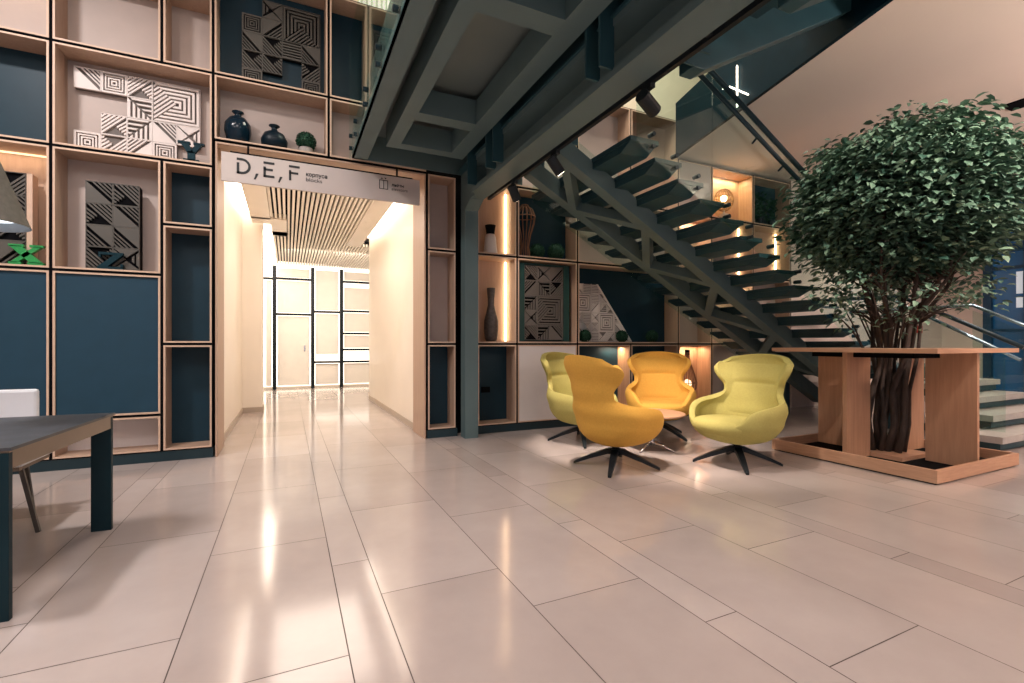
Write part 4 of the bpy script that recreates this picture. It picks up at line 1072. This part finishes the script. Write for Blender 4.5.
    for i in range(26):
        a = rnd.uniform(0, 2*PI); q = CC+Vector((math.cos(a)*rnd.uniform(.2, .85), math.sin(a)*rnd.uniform(.2, .85), -rnd.uniform(.85, 1.08)))
        for j in range(22):
            v = Vector((rnd.gauss(0, .11), rnd.gauss(0, .11), rnd.gauss(0, .06))); leaf(q+v, v, rnd.uniform(.06, .09))
    mb.build('foliage', M['leaf'], t)
build_tree()

# ------------------------------------------------------------------ desk, chair and pendant at the left
dk = thing('desk', 'dark topped desk with flat teal metal legs at the left edge', 'desk', (-1.02, 3.91, 0))
dk.rotation_euler = (0, 0, R(-3.2))
dx0, dx1, dy0, dy1 = -2.9, -1.02, 2.78, 3.91
MB().box(dx0, dx1, dy0, dy1, .738, .752).build('desk_top', M['desktop'], dk)
MB().box(dx0+.01, dx1-.01, dy0+.01, dy1-.01, .728, .738).build('top_edge', M['deskedge'], dk)
MB().box(dx1-.035, dx1-.012, dy0+.03, dy1-.03, .655, .728).build('apron', M['deskedge'], dk); MB().box(dx0+.012, dx0+.035, dy0+.03, dy1-.03, .655, .728).build('apron', M['deskedge'], dk)
MB().box(dx0+.03, dx1-.03, dy0+.05, dy0+.07, .66, .728).box(dx0+.03, dx1-.03, dy1-.07, dy1-.05, .66, .728).build('cross_rail', M['deskmetal'], dk)
for xx in (dx0+.01, dx1-.13):
    for yy in (dy0+.005, dy1-.035): MB().box(xx+.015, xx+.12, yy, yy+.03, 0, .728).build('leg', M['deskmetal'], dk, bevel=.002)
dc = thing('office_chair', 'pale leather chair tucked at the far side of the dark desk', 'chair', (-1.82, 4.25, 0))
MB().box(-2.15, -1.585, 4.42, 4.47, .47, .885).build('backrest', M['chairwhite'], dc, bevel=.02)
MB().box(-2.08, -1.50, 3.98, 4.44, .43, .475).build('seat', M['chairwhite'], dc, bevel=.015)
MB().box(-2.06, -1.52, 4.0, 4.42, .405, .43).build('seat_frame', M['deskedge'], dc)
for (xa, ya, xb, yb) in ((-1.53, 4.05, -1.44, 4.03), (-2.05, 4.05, -2.14, 4.03), (-1.64, 4.40, -1.62, 4.46), (-2.03, 4.40, -2.06, 4.46)):
    MB().bar((xa, ya, .41), (xb, yb, .0), .022, .020, up=(0, 1, 0)).build('leg', mat('bronze_grey_leg', (.06, .055, .05), .4, var=.05), dc)
pl = thing('pendant_lamp', 'grey cone pendant lamp with white diffuser above the desk', 'lamp', (-1.55, 3.6, 1.85))
lx, ly = -1.55, 3.6
def shell(prof_o, prof_i, n=48):
    return MB().lathe(prof_o+prof_i[::-1], (lx, ly, 0), n)
mb = MB(); n = 48; pr = [(.222, 1.86), (.045, 2.37), (.042, 2.37), (.214, 1.862)]
vs = []; fs = []
for r_, z_ in pr:
    for k in range(n): vs.append((lx+r_*math.cos(2*PI*k/n), ly+r_*math.sin(2*PI*k/n), z_))
for i in range(4):
    j = (i+1) % 4
    for k in range(n): fs.append((i*n+k, i*n+(k+1) % n, j*n+(k+1) % n, j*n+k))
mb = MB(); mb.add(vs, fs[:n], 0); mb.add(vs, fs[n:], 1)
mb.build('lamp_shade', [M['lampgrey'], M['lampinner']], pl, smooth=True)
MB().lathe([(0, 1.905), (.180, 1.905), (.180, 1.915), (0, 1.915)], (lx, ly, 0), 40).build('diffuser', M['lampin'], pl)
MB().lathe([(0, 2.36), (.045, 2.37), (.03, 2.42), (0, 2.42)], (lx, ly, 0), 20).build('cap', M['blackmetal'], pl)
MB().tube([(lx, ly, 2.41), (lx, ly, 5.62)], .004, 6).build('cord', M['blackmetal'], pl)

# small things on the far right wall
tag(MB().box(13.0, 13.2, YF-.05, YF-.02, 1.45, 1.62).build('fire_call_point', M['red'], bevel=.005), 'small red fire call point on the pale wall right of the tree', 'alarm')
